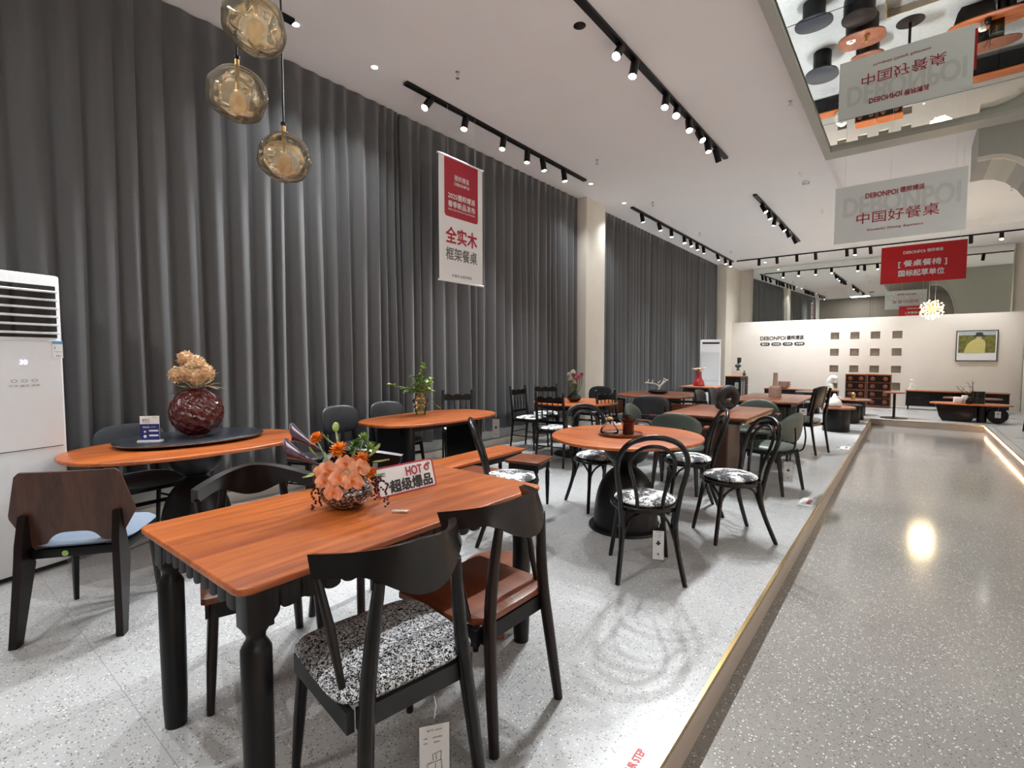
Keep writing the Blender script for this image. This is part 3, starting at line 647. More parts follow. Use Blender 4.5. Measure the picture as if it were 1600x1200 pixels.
def spindle_chair(label):
    t = thing('spindle_back_chair', label, 'chair', (0, 0, 0), 0, 'black spindle-back chairs with scalloped rails')
    mb = MB(); mb.prism(rrect(.42, .40, .03, 3), .415, .445, .004); mb.build('seat_frame', M['blk2'], t)
    MB().pad(0, .01, .465, .20, .185, .028, 4.5, 2.4, 40, 8, .006).build('cushion', M['toile'], t, 60)
    for s in (-1, 1):
        MB().tube([(s * .185, .175, .42), (s * .185, .175, .38), (s * .187, .18, .30), (s * .19, .19, 0)], [.019, .021, .016, .011], 12).build('leg', M['blk2'], t)
        P = [(s * .195, -.235, 0), (s * .190, -.19, .43), (s * .19, -.21, .62), (s * .19, -.235, .86), (s * .19, -.238, .872), (s * .19, -.24, .885), (s * .19, -.242, .90), (s * .19, -.245, .925), (s * .19, -.246, .94)]
        MB().tube(P, [.013, .019, .018, .018, .012, .020, .012, .017, .003], 12).build('leg', M['blk2'], t)
    out = [(-.19, .80)]; n = 36
    top = [(-.19 + .38 * i / n, .855 + .022 * abs(math.sin(PI * 3 * i / n)) * 1.0 + .006) for i in range(n + 1)]
    mb = MB(); mb.M = Matrix.Translation((0, -.218, 0)) @ Matrix.Rotation(PI / 2, 4, 'X')
    for (xa, za), (xb, zb) in zip(top, top[1:]): mb.prism([(xa, .80), (xb, .80), (xb, zb), (xa, za)], 0, .018)
    mb.build('top_rail', M['blk2'], t)
    mb = MB(); mb.box(0, -.205, .56, .37, .016, .035); mb.build('lower_rail', M['blk2'], t)
    for i in range(4):
        x = -.114 + .076 * i; MB().tube([(x, -.205, .56), (x, -.212, .66), (x, -.218, .72), (x, -.226, .81)], [.006, .010, .007, .006], 8).build('spindle', M['blk2'], t)
    mb = MB()
    for s in (-1, 1): mb.tube([(s * .189, .185, .20), (s * .192, -.21, .20)], .008, 8)
    mb.tube([(-.19, .18, .25), (.19, .18, .25)], .008, 8); mb.tube([(-.19, -.21, .25), (.19, -.21, .25)], .008, 8); mb.build('stretcher', M['blk2'], t)
    return t

def padded_chair(label, mat, legm, group, arms=False, height=.84, wide=.23):
    t = thing('upholstered_chair', label, 'chair', (0, 0, 0), 0, group)
    MB().pad(0, .02, .445, wide, .23, .04, 3.2, 2.4, 40, 10, .01).build('seat', mat, t, 60)
    def bk(u, v):
        return 0
    h0 = height - .15
    mb = MB(); m = MB().pad(0, 0, 0, wide + .01, .15, .028, 3.2 if not arms else 2.1, 2.3, 40, 10)
    # bend the flat pad upright and curve it round the sitter
    mb.add([(x, -.235 - z + 1.1 * x * x - .10 * (y + .15), h0 + y) for x, y, z in m.v], [q[::-1] for q in m.f]); mb.build('backrest', mat, t, 60)
    for s in (-1, 1):
        MB().tube([(s * (wide - .05), .17, .42), (s * (wide - .015), .215, 0)], [.022, .013], 12 if not arms else 4).build('leg', legm, t)
        if arms:
            MB().tube([(s * (wide - .05), -.17, .42), (s * (wide - .02), -.24, 0)], [.026, .016], 4).build('leg', legm, t)
            MB().tube(spline([(s * (wide - .03), .08, .42), (s * (wide + .012), .10, .52), (s * (wide + .02), .08, .63), (s * (wide + .025), 0, .655), (s * (wide + .02), -.14, .66), (s * (wide - .02), -.20, .66)], 5), .008, 8).build('arm', M['blk'], t)
            MB().box(s * (wide + .022), .0, .664, .04, .16, .014).build('armrest', M['wb'], t)
            MB().tube(spline([(s * .10, -.19, .41), (s * .11, -.27, .44), (s * .11, -.295, .56), (s * .10, -.285, .68)], 4), .008, 8).build('back_support', M['blk'], t)
        else:
            MB().tube([(s * (wide - .03), -.27, 0), (s * (wide - .04), -.19, .44), (s * (wide - .045), -.215, .62), (s * (wide - .05), -.225, .72)], [.013, .02, .018, .012], 12).build('leg', legm, t)
    mb = MB(); mb.prism(rrect(2 * wide - .08, .38, .04, 3, 0, .0), .385, .42, .004); mb.build('seat_frame', legm, t)
    if not arms: mb = MB(); mb.box(0, .18, .30, .36, .018, .025); [mb.tube([(s * (wide - .03), .18, .28), (s * (wide - .035), -.22, .26)], .010, 8) for s in (-1, 1)]; mb.build('stretcher', legm, t)
    return t

# ================================================================ NEAR TABLE WITH SCALLOPED APRON
TX, TY = -1.775, 1.255; TW, TD = .83, 1.40
t = thing('scalloped_dining_table', 'near orange wood dining table with black scalloped apron and turned legs', 'table', (TX, TY, 0))
MB().prism(rrect(TW, TD, .045, 6), .738, .76, .006, 3).build('tabletop', M['wy'], t)
def apron(length, nsc, M4):
    # fluted board with a scalloped lower edge, the valleys meet deeper corner brackets
    mb = MB(); mb.M = M4
    def fn(u, v):
        x = (u - .5) * length; k = u * nsc; fr = k - math.floor(k); sc = math.sqrt(max(0, 1 - (2 * fr - 1) ** 2))
        e = min(u, 1 - u) * length; extra = .055 * max(0, 1 - e / .10) ** 1.6
        zb = .738 - .072 - .016 * sc - extra
        return (x, -.010 * sc * min(1, 2.2 * (1 - v)), zb + (.738 - zb) * v)
    mb.sheet(fn, nsc * 12, 5, .018); return mb
hx, hy = TW / 2 - .05, TD / 2 - .05
ap = apron(TW - .14, 11, Matrix.Translation((0, -hy, 0))); ap.build('apron', M['gry'], t, 60)
apron(TW - .14, 11, Matrix.Translation((0, hy, 0)) @ Matrix.Rotation(PI, 4, 'Z')).build('apron', M['gry'], t, 60)
apron(TD - .14, 19, Matrix.Translation((hx, 0, 0)) @ Matrix.Rotation(PI / 2, 4, 'Z')).build('apron', M['blk'], t, 60)
apron(TD - .14, 19, Matrix.Translation((-hx, 0, 0)) @ Matrix.Rotation(-PI / 2, 4, 'Z')).build('apron', M['blk'], t, 60)
for sx_ in (-1, 1):
    for sy_ in (-1, 1):
        mb = MB(); mb.M = Matrix.Translation((sx_ * (hx - .025), sy_ * (hy - .025), 0))
        mb.prism(rrect(.078, .078, .008, 2), .615, .738)
        mb.lathe([(.036, .617), (.036, .607), (.027, .592), (.026, .578), (.036, .560), (.042, .548), (.042, .30), (.040, .1), (.036, 0)], 28); mb.build('leg', M['blk'], t)

c1 = bow_chair('black bow-back chair with black and white boucle seat, nearest the viewer', 'boucle'); c1.location = (-1.30, .97, 0); c1.rotation_euler.z = face(-.985, .17)
c2 = bow_chair('black bow-back chair with wooden seat on the aisle side of the near table', 'wood'); c2.location = (-1.335, 1.455, 0); c2.rotation_euler.z = face(-1, .02)
dup(c2, (-2.20, 1.00, 0), face(.95, -.31), 'black bow-back chair behind the near left corner of the scalloped table', 'bow-backed chairs around the near table')
dup(c2, (-2.18, 1.56, 0), face(1, .0), 'bow-back chair mostly hidden behind the bouquet and the hot-sale sign', 'bow-backed chairs around the near table')
# low brown stool under the table
t = thing('low_stool', 'small brown wooden stool under the near table, behind the wooden-seat chair', 'stool', (-1.62, 1.92, 0))
MB().prism(sellipse(.17, .17, 2, 40), .28, .32, .006).build('seat', M['wz'], t)
for a in (45, 135, 225, 315): MB().tube([(.1 * math.cos(R(a)), .1 * math.sin(R(a)), .28), (.13 * math.cos(R(a)), .13 * math.sin(R(a)), 0)], [.018, .024], 14).build('leg', M['wz'], t)
price_tag((-1.02, .93, .36), R(55), 'price tag with chair drawing and 920 hanging behind the boucle-seat chair', .24, .085, '¥ 920', True)

# ================================================================ OVAL TABLE WITH TURNTABLE
def hourglass(t, s=1.0, top=.735):
    mb = MB(); mb.lathe([(.30 * s, 0), (.305 * s, .006), (.30 * s, .022), (.26 * s, .030)], 48); mb.build('base_plate', M['blk'], t)
    pr_ = [(.262 * s, .026), (.262 * s, .06), (.255 * s, .16), (.235 * s, .28), (.195 * s, .38), (.14 * s, .45), (.088 * s, .49), (.066 * s, .505), (.09 * s, .52), (.14 * s, .55), (.175 * s, .60), (.19 * s, .66), (.193 * s, top)]
    mb = MB(); mb.lathe([(q.x, q.z) for q in spline([(a, 0, b) for a, b in pr_], 4)], 48); mb.build('pedestal', M['blk'], t, 60)
    mb = MB(); mb.lathe([(0, 0), (.014, 0)], 18, caps=False); mb.v = [(a + .05, -.265 * s + b * .1, b + .09) for a, b, c in mb.v]; mb.build('round_sticker', M['lime'], t)
t = thing('oval_pedestal_table', 'oval orange wood table with black pedestal by the white air conditioner', 'table', (-4.08, 1.40, 0))
mb = MB(); mb.prism(sellipse(.52, .765, 2.3, 72), .722, .748, .010, 3); mb.build('tabletop', M['wy'], t); hourglass(t, .9, .722)
t = thing('turntable', 'dark slate oval turntable on the oval table', 'turntable', (-4.2, 1.43, .748))
MB().prism(sellipse(.35, .485, 2.2, 64), .018, .038, .006, 3).build('plate', M['slab'], t); MB().lathe([(.12, 0), (.12, .018)], 32).build('swivel_base', M['blk'], t)
MB().prism(sellipse(.353, .488, 2.2, 64), .027, .030).build('edge_band', M['chrome'], t)
c5 = ply_chair('walnut plywood-back chair with blue-grey seat, far left before the oval table'); c5.location = (-3.385, .68, 0); c5.rotation_euler.z = face(-.81, .58)
d = padded_chair('charcoal fabric chair behind the oval table, against the curtain', M['fabd'], M['blk'], 'dark upholstered chairs by the curtain', False, .85); d.location = (-4.55, 1.20, 0); d.rotation_euler.z = face(1, .12)
t = thing('black_stool', 'low black-seated stool by the curtain between the oval table and the next table', 'stool', (-4.34, 2.42, 0), R(20))
MB().pad(0, 0, .445, .17, .17, .03, 3, 2.4).build('seat', M['leatherb'], t, 60); mb = MB(); mb.prism(rrect(.26, .26, .03, 3), .40, .425); mb.build('seat_frame', M['blk'], t)
for sx_ in (-1, 1):
    for sy_ in (-1, 1): MB().tube([(sx_ * .11, sy_ * .11, .41), (sx_ * .16, sy_ * .16, 0)], [.018, .012], 12).build('leg', M['esp'], t)
mb = MB(); mb.tube([(-.12, -.12, .22), (.12, -.12, .22), (.12, .12, .22), (-.12, .12, .22)], .007, 8, True); mb.build('stretcher', M['blk'], t)

# ================================================================ SECOND TABLE BY THE CURTAIN
t = thing('rounded_slab_table', 'long round-ended wood table with black slab legs in front of the curtain', 'table', (-3.92, 3.58, 0))
mb = MB(); mb.prism(sellipse(.44, .80, 2.7, 72), .725, .75, .008, 3); mb.build('tabletop', M['wy'], t)
mb = MB(); mb.box(-.16, 0, .685, .03, 1.06, .075); mb.box(.16, 0, .685, .03, 1.06, .075); mb.build('apron', M['blk'], t)
for s in (-1, 1): MB().prism(stadium(.52, .10, 8), 0, .722, .006).build('leg', M['blk'], t); COL.objects[-1].location = (0, s * .48, 0)
price_tag((-3.62, 4.27, .70), R(30), 'white price tag hanging at the right end of the round-ended table', .24, .08)
e = padded_chair('dark leather chair left behind the round-ended table', M['leatherb'], M['blk'], 'dark leather chairs by the curtain', False, .86); e.location = (-4.50, 3.02, 0); e.rotation_euler.z = face(1, .15)
dup(e, (-4.50, 3.60, 0), face(1, .0), 'dark leather chair right behind the round-ended table, by the green plant')
s0 = spindle_chair('black spindle-back chair behind the right end of the round-ended table'); s0.location = (-4.52, 4.60, 0); s0.rotation_euler.z = face(.72, -.6)
SPG = 'black spindle-back chairs with scalloped rails'
dup(s0, (-4.44, 6.05, 0), face(1, .03), 'black spindle-back chair side-on by the curtain, left of the small round table', SPG)
dup(s0, (-4.58, 6.66, 0), face(.6, -.75), 'black spindle-back chair behind the small round table, nearest the pillar', SPG)
dup(s0, (-3.50, 5.36, 0), face(-.1, 1), 'black spindle-back chair with its back to the viewer before the small round table', SPG)
# benches and stools in front
def bench(name, label, w_, l_, h_, x, y, rz, leg='turned', mat='wsy'):
    t = thing(name, label, 'bench' if l_ > .5 else 'stool', (x, y, 0), rz)
    MB().prism(rrect(w_, l_, .025, 4), h_ - .025, h_, .005).build('seat', M[mat], t)
    mb = MB()
    for s in (-1, 1): mb.box(s * (w_ / 2 - .045), 0, h_ - .055, .018, l_ - .12, .06); mb.box(0, s * (l_ / 2 - .045), h_ - .055, w_ - .1, .018, .06)
    mb.build('apron', M['blk'], t)
    for sx_ in (-1, 1):
        for sy_ in (-1, 1):
            mb = MB(); mb.M = Matrix.Translation((sx_ * (w_ / 2 - .045), sy_ * (l_ / 2 - .05), 0)); mb.lathe([(.022, h_ - .025), (.022, h_ - .095), (.012, h_ - .11), (.020, h_ - .135), (.019, h_ - .25), (.012, 0)][::-1], 14); mb.build('leg', M['blk'], t)
    return t
bench('wooden_bench', 'long orange wood bench on black legs before the round-ended table', .34, 1.20, .45, -3.16, 3.42, R(2), mat='wy')
bench('wooden_stool', 'square wooden stool with black legs, right of the long bench', .34, .36, .45, -2.70, 3.66, R(12))
bench('wooden_stool', 'low wooden stool between the long bench and a bentwood chair', .34, .36, .42, -2.82, 3.06, R(8))

# ================================================================ ROUND TABLE WITH BENTWOOD CHAIRS
t = thing('round_pedestal_table', 'round orange wood table on a black hourglass pedestal', 'table', (-1.76, 3.70, 0))
mb = MB(); mb.prism(sellipse(.585, .63, 2, 72), .728, .75, .006, 3); mb.build('tabletop', M['wx'], t); hourglass(t, .97, .728)
c = thonet('bentwood chair with its back to the viewer, in front of the round table'); c.location = (-1.31, 3.03, 0); c.rotation_euler.z = face(-.557, .83)
TG = 'black bentwood chairs with printed cushions'
dup(c, (-1.04, 4.00, 0), face(-.74, -.67), 'rightmost bentwood chair, beside the step edge')
dup(c, (-2.22, 4.06, 0), face(.83, -.55), 'bentwood chair at the far left of the round table')
dup(c, (-1.52, 4.48, 0), face(-.88, -.47), 'bentwood chair seen side-on behind the right of the round table')
dup(c, (-2.34, 2.93, 0), face(.75, .66), 'bentwood chair just beyond the far corner of the near table')
price_tag((-1.14, 2.85, .36), R(25), 'white price tag hanging under the bentwood chair that backs the viewer', .20, .065)

# ================================================================ SMALL ROUND TABLE BY THE PILLAR
t = thing('small_round_table', 'small round wood table on a thin black pedestal near the first pillar', 'table', (-3.66, 6.05, 0))
MB().prism(sellipse(.58, .60, 2, 64), .728, .75, .006).build('tabletop', M['wx'], t)
MB().lathe([(.30, 0), (.30, .02), (.06, .05), (.045, .1), (.045, .62), (.10, .728)], 36).build('pedestal', M['blk'], t)
MB().lathe([(.48, .66), (.48, .728)], 48).build('apron', M['blk'], t)
price_tag((-3.22, 5.62, .55), R(30), 'white price tag hanging under the small round table', .24, .08)
LG = 'dark leather chairs around the middle tables'
e2 = dup(e, (-4.22, 7.58, 0), face(-.1, -1), 'black leather-backed chair behind the small round table', LG)
dup(e, (-2.75, 6.55, 0), face(-.35, .93), 'black leather-backed chair before the sculpture table', LG)
# spindle armless chair with toile cushion in front of sculpture table
dup(s0, (-2.85, 6.28, 0), face(.9, .45), 'black post-backed chair left of the sculpture table', SPG) if False else None

# ================================================================ SCULPTURE TABLE
t = thing('oval_table', 'oval red-brown table carrying the driftwood sculpture', 'table', (-3.28, 8.15, 0))
MB().prism(sellipse(.66, .72, 2.2, 64), .722, .75, .008).build('tabletop', M['wb'], t)
for s in (-1, 1): mb = MB(); mb.prism(stadium(.5, .12, 8), 0, .722, .01); mb.M = Matrix(); o = mb.build('leg', M['blk'], t); o.location = (0, s * .33, 0)
AG = 'black framed chairs with brown leather at the sculpture table'
def frame_chair(label):
    t = thing('black_frame_armchair', label, 'chair', (0, 0, 0), 0, AG)
    MB().pad(0, 0, .445, .22, .22, .03, 4, 2.4).build('seat', M['leatherb'], t, 60)
    mb = MB(); mb.sheet(lambda u, v: ((u - .5) * .44, -.24 - .05 * v + .06 * abs(2 * u - 1) ** 2, .56 + .15 * v - .05 * (1 - v) * (1 - abs(2 * u - 1) ** 2)), 20, 6, .012); mb.build('backrest', M['wz'], t, 60)
    for s in (-1, 1):
        MB().tube([(s * .24, .22, 0), (s * .24, .21, .66)], [.013, .016], 10).build('leg', M['blk'], t); MB().tube([(s * .24, -.24, 0), (s * .24, -.25, .74)], [.013, .017], 10).build('leg', M['blk'], t)
        MB().box(s * .24, -.02, .665, .045, .50, .018).build('armrest', M['blk'], t)
    mb = MB(); mb.box(0, -.25, .745, .52, .025, .03); mb.build('top_rail', M['blk'], t)
    mb = MB(); mb.box(0, 0, .40, .46, .40, .035); mb.build('seat_frame', M['blk'], t)
    return t
fc = frame_chair('black framed armchair at the left of the sculpture table'); fc.location = (-3.42, 7.12, 0); fc.rotation_euler.z = face(.35, .95)
dup(fc, (-2.50, 7.25, 0), face(-.35, .93), 'black framed armchair at the right of the sculpture table')
dup(s0, (-2.95, 6.0, 0), face(.95, -.2), 'black spindle-back chair with printed cushion in the middle of the room', SPG)
# far small table with drawers
t = thing('square_table', 'far red-brown table carrying the red vase, before the second curtain', 'table', (-3.42, 10.9, 0))
MB().prism(rrect(.78, .80, .03, 4), .722, .75, .004).build('tabletop', M['wb'], t); MB().box(0, 0, .68, .6, .6, .08).build('apron', M['blk'], t)
for sx_ in (-1, 1):
    for sy_ in (-1, 1): MB().tube([(sx_ * .30, sy_ * .30, .72), (sx_ * .33, sy_ * .33, 0)], [.028, .02], 4).build('leg', M['blk'], t)
t = thing('low_black_cabinet', 'low black drawer box beneath the far table, beside the far air conditioner', 'cabinet', (-3.32, 11.9, 0))
MB().box(0, 0, .16, .50, .5, .28).build('body', M['blk'], t)
for s in (-1, 1): MB().box(s * .12, -.256, .16, .22, .012, .22).build('drawer', M['gry'], t)

# ================================================================ EXTENSION TABLE WITH GREEN CHAIRS
t = thing('extension_table', 'rectangular red-brown extension table carrying the charcoal sculpture', 'table', (-1.67, 5.97, 0))
MB().prism(rrect(.86, 1.30, .015, 3), .738, .76, .004).build('tabletop', M['wb'], t)
mb = MB(); mb.box(0, 0, .722, .80, 1.22, .014); mb.build('leaf_board', M['ply'], t)
for s in (-1, 1): MB().box(s * .405, 0, .715, .02, 1.2, .028).build('slide_rail', M['brass'], t)
mb = MB(); mb.box(0, 0, .70, .70, 1.1, .04); mb.build('apron', M['blk'], t)
mb = MB(); mb.prism(rrect(.30, .52, .02, 3), 0, .68); mb.build('pedestal', M['ply'], t)
g = padded_chair('green leather armchair with its broad back to the viewer, behind the round table', M['leatherg'], M['blk'], 'green leather armchairs with thin black arms', True, .82, .24); g.location = (-1.84, 5.12, 0); g.rotation_euler.z = face(-.15, 1)
dup(g, (-2.35, 5.55, 0), face(.95, .1), 'green leather armchair turned side-on, left of the extension table')
dup(g, (-1.10, 5.72, 0), face(-.95, .25), 'green leather armchair nearest the step, facing the extension table')
dup(g, (-1.52, 6.90, 0), face(0, -1), 'green leather armchair behind the extension table')
price_tag((-1.78, 4.66, .42), R(10), 'white price tag hanging under the green armchair that backs the viewer', .24, .07)
price_tag((-.90, 5.55, .36), R(20), 'white price tag hanging under the green armchair nearest the step', .22, .08)

# ================================================================ LARGE TABLE WITH BOTTLE
t = thing('large_square_table', 'large red-brown table on a black drum base, carrying the clay bottle', 'table', (-1.60, 8.42, 0))
MB().prism(rrect(.92, 1.70, .02, 3), .735, .76, .004).build('tabletop', M['wb'], t)
mb = MB(); mb.box(0, 0, .70, .7, 1.3, .06); mb.build('apron', M['blk'], t)
for s in (-1, 1): o = MB().prism(stadium(.5, .34, 14), 0, .70, .01).build('drum_leg', M['blk'], t); o.location = (0, s * .45, 0)
price_tag((-1.10, 7.75, .70), R(25), 'white price tag hanging at the near corner of the large table', .12, .09)
for i, (x, y, dx, dy) in enumerate([(-2.35, 8.0, 1, 0), (-2.35, 8.7, 1, 0)]):
    dup(e, (x, y, 0), face(dx, dy), ['black leather chair left of the large table, nearer one', 'black leather chair left of the large table, farther one'][i], 'black leather chairs beside the large table')
bench('wooden_bench', 'small wooden bench at the near end of the large table', .30, .62, .44, -1.45, 7.33, R(90))
def tall_chair(label):
    t = thing('tall_back_chair', label, 'chair')
    MB().pad(0, .01, .465, .21, .20, .045, 4, 2.4).build('seat', M['boucle'], t, 60)
    def bk(u, v):
        a = 2 * u - 1; return (a * (.19 + .015 * math.sin(PI * v)), -.215 - .06 * v + .05 * a * a, .60 + .33 * v + .03 * (1 - a * a) * v + .06 * (1 - v) * (1 - abs(a) ** 2) )
    mb = MB(); mb.sheet(bk, 20, 10, .02); mb.build('backrest', M['blk2'], t, 60)
    for s in (-1, 1):
        MB().tube([(s * .18, .18, .42), (s * .19, .20, 0)], [.022, .015], 12).build('leg', M['blk2'], t)
        MB().tube(spline([(s * .19, -.27, 0), (s * .19, -.20, .44), (s * .195, -.22, .65), (s * .19, -.265, .93)], 4), [.016] * 4 + [.022] * 5 + [.018] * 4, 12).build('leg', M['blk2'], t)
    mb = MB(); mb.box(0, 0, .41, .40, .38, .04); mb.build('seat_frame', M['blk2'], t)
    return t
c = tall_chair('tall black-backed chair with grey patterned seat, beside the step by the large table'); c.location = (-1.17, 8.30, 0); c.rotation_euler.z = face(-.95, .3)
# ================================================================ FAR LIVING AREA
def low_table(name, label, x, y, a, b, h_, base, mat='wb', rz=0, bb=.62, e=2.3):
    t = thing(name, label, 'coffee table', (x, y, 0), rz)
    MB().prism(sellipse(a, b, e, 56), h_ - .03, h_, .008).build('tabletop', M[mat], t)
    MB().prism(sellipse(a * bb, b * bb, 2.2, 40), 0, h_ - .03, .008).build('base', M[base], t)
    return t
low_table('drum_coffee_table', 'brown-topped drum table on a thick black cylinder, nearest of the low tables', -1.02, 11.0, .30, .34, .45, 'blk', 'wb', 0, .72)
low_table('round_ottoman_table', 'black round low table behind the brown-topped drum table', -1.02, 12.55, .30, .30, .38, 'blk', 'esp', 0, .9)
low_table('oval_coffee_table', 'dark brown oval coffee table carrying the gold ornament', -1.02, 13.3, .42, .36, .44, 'blk', 'wz', 0, .7, 2.8)
low_table('oval_coffee_table', 'small dark brown oval table, farthest of the low nested tables', -.98, 14.35, .32, .28, .36, 'esp', 'wz', 0, .7, 2.8)
low_table('oval_coffee_table', 'wide grey-topped low table left of the nested tables', -1.75, 12.1, .34, .30, .43, 'blk', 'slab', 0, .6)
low_table('oval_coffee_table', 'slate-topped table in front of the long low sideboard', -1.85, 14.2, .34, .42, .52, 'blk', 'slab', 0, .55)
t = thing('pedestal_side_table', 'small brown side table on one thin post and round foot', 'side table', (-.22, 14.05, 0))
MB().prism(sellipse(.21, .21, 2, 40), .56, .585, .005).build('tabletop', M['wz'], t); MB().tube([(0, 0, 0), (0, 0, .57)], .026, 16).build('post', M['esp'], t); MB().lathe([(.25, 0), (.25, .012), (.03, .03)], 36).build('base', M['esp'], t)
# boat shaped coffee table
t = thing('capsule_coffee_table', 'long low brown coffee table with black boat base and round wheel', 'coffee table', (1.05, 14.3, 0))
MB().prism(sellipse(.66, .34, 2.6, 56), .36, .385, .006).build('tabletop', M['wx'], t)
mb = MB(); n = 9
prof = [(-.56, .34), (-.50, .10), (-.44, 0), (.02, 0), (.06, .10), (.10, .34)]
mb.M = Matrix.Translation((0, .16, 0)) @ Matrix.Rotation(PI / 2, 4, 'X'); mb.prism(prof, 0, .32, .01); mb.build('boat_base', M['esp'], t)
mb = MB(); mb.M = Matrix.Translation((.42, .13, .165)) @ Matrix.Rotation(PI / 2, 4, 'X'); mb.lathe([(.0, 0), (.15, 0), (.165, .015), (.165, .245), (.15, .26), (.0, .26)], 36); mb.build('wheel_leg', M['blk2'], t)
MB().prism(stadium(.16, .12, 8), 0, .36).build('post', M['esp'], t); COL.objects[-1].location = (.19, 0, 0)
o = thing('oval_coffee_table', 'smaller brown coffee table tucked behind the long boat-based one', 'coffee table', (1.15, 15.25, 0))
MB().prism(sellipse(.50, .26, 2.4, 48), .42, .445, .006).build('tabletop', M['wz'], o); MB().prism(sellipse(.22, .14, 2, 30), 0, .42).build('base', M['blk'], o)
price_tag((1.47, 14.15, .28), 0, 'small white price tag hung on the round wheel of the long coffee table', .16, .09)
def sideboard(label, x0, x1, y0, y1, h_, nd, legs=.10, name='low_sideboard'):
    w_ = x1 - x0; t = thing(name, label, 'sideboard', ((x0 + x1) / 2, (y0 + y1) / 2, 0))
    d_ = y1 - y0; MB().prism(rrect(w_, d_, .01, 2), h_ - .022, h_, .003).build('top', M['wx'], t)
    MB().box(0, .01, (legs + h_ - .022) / 2, w_ - .03, d_ - .03, h_ - .022 - legs).build('body', M['blk'], t)
    for i in range(nd):
        x = -w_ / 2 + .03 + (w_ - .06) * (i + .5) / nd
        dr = MB().box(x, -d_ / 2 + .012, (legs + h_) / 2 - .01, (w_ - .06) / nd - .012, .018, h_ - legs - .06).build('drawer', M['blk2'], t)
        MB().box(x, -d_ / 2 - .002, (legs + h_) / 2 + .02, .14, .012, .012).build('handle', M['gry'], dr)
    for sx_ in (-1, 1):
        for sy_ in (-1, 1): MB().tube([(sx_ * (w_ / 2 - .07), sy_ * (d_ / 2 - .06), legs + .02), (sx_ * (w_ / 2 - .06), sy_ * (d_ / 2 - .06), 0)], [.022, .014], 10).build('leg', M['blk'], t)
    return t
sideboard('long black television sideboard with wooden top under the painting', -.04, 1.92, 16.55, 16.97, .50, 4)
sideboard('long black sideboard with wooden top left of the chest of drawers', -3.42, -1.52, 16.60, 17.0, .42, 4, .06)
def chest(x0, x1, label):
    w_ = x1 - x0; t = thing('tall_chest_of_drawers', label, 'chest of drawers', ((x0 + x1) / 2, 16.85, 0), 0, 'pair of dark chests below the wall niches')
    MB().box(0, 0, .445, w_, .42, .86).build('body', M['wz'], t)
    for k in range(4):
        z = .06 + .2 * k + (.02 if k > 1 else 0); dr = MB().box(0, -.214, z + .095, w_ - .05, .014, .175).build('drawer', M['esp'], t)
        for s in (-1, 1):
            mb = MB(); mb.M = Matrix.Translation((s * w_ * .26, -.222, z + .095)) @ Matrix.Rotation(PI / 2, 4, 'X'); mb.lathe([(.055, 0), (.05, .006), (.02, .008), (0, .012)], 20, caps=False); mb.build('round_pull', M['wz'], dr)
    MB().box(0, 0, .885, w_ + .01, .43, .02).build('top', M['wx'], t)
chest(-1.36, -.89, 'left one of the two dark chests with round pulls below the niches'); chest(-.87, -.34, 'right one of the two dark chests with round pulls below the niches')
# arched door cabinet facing the aisle
t = thing('arched_door_cabinet', 'black cabinet with two arched doors and wooden top by the far pillar', 'cabinet', (-3.98, 15.75, 0))
MB().box(0, 0, .42, .40, .90, .74).build('body', M['blk'], t); MB().prism(rrect(.42, .93, .01, 2), .79, .81, .003).build('top', M['wy'], t)
for k in range(2):
    y = -.28 + .24 * k; dr = MB().box(.205, y, .43, .012, .22, .68).build('door', M['gry'], t)
    mb = MB(); P = [(-.07, -.24), (.07, -.24), (.07, .13)] + [(.07 * math.cos(PI * i / 10), .13 + .10 * math.sin(PI * i / 10)) for i in range(1, 10)] + [(-.07, .13)]
    mb.M = Matrix.Translation((.212, y, .45)) @ Matrix.Rotation(PI / 2, 4, 'Z') @ Matrix.Rotation(PI / 2, 4, 'X'); mb.prism(P, -.002, .004); mb.build('arched_pane', M['stone'], dr)
for k in range(3): dr = MB().box(.205, .31, .20 + .225 * k, .012, .26, .20).build('drawer', M['gry'], t); MB().box(.215, .31, .20 + .225 * k, .012, .08, .014).build('handle', M['blk'], dr)
for sx_ in (-1, 1):
    for sy_ in (-1, 1): MB().box(sx_ * .16, sy_ * .4, .025, .04, .04, .05).build('leg', M['blk'], t)
price_tag((-3.86, 15.28, .66), 0, 'white price tag on the side of the arched-door cabinet', .22, .10)
# bust on white box, small ornament
t = thing('display_box', 'white block holding the dark bust on the arched cabinet', 'display box', (-3.92, 15.62, .81)); MB().box(0, 0, .08, .22, .2, .16).build('block', M['plaster'], t)
mb = MB(); prof = [(.055, 0), (.06, .02), (.03, .04), (.035, .07), (.085, .12), (.08, .16), (.035, .19), (.028, .21), (.05, .24), (.058, .28), (.05, .32), (.06, .335), (.058, .37), (.03, .39), (0, .392)]
mb.lathe([(q.x, q.z) for q in spline([(a, 0, b) for a, b in prof], 3)], 24, sx=1, sy=.8); mb.v = [(a - 3.92 + (.03 if c > .22 else 0), b + 15.62, c + .97) for a, b, c in mb.v]
tag(mb.build('bust_sculpture', M['bronze'], None, 60), 'small dark bust with a flat cap on a white block', 'bust')
mb = MB(); mb.pad(0, 0, .05, .05, .07, .05, 2.4); mb.tube([(0, .03, .08), (0, .05, .16)], [.02, .006], 8); mb.tube([(0, -.02, .08), (0, -.04, .14)], [.02, .006], 8); mb.v = [(a - 3.80, b + 15.85, c + .81) for a, b, c in mb.v]
tag(mb.build('small_figurine', M['bronze'], None, 60), 'small dark and gold figurine beside the white block', 'ornament')
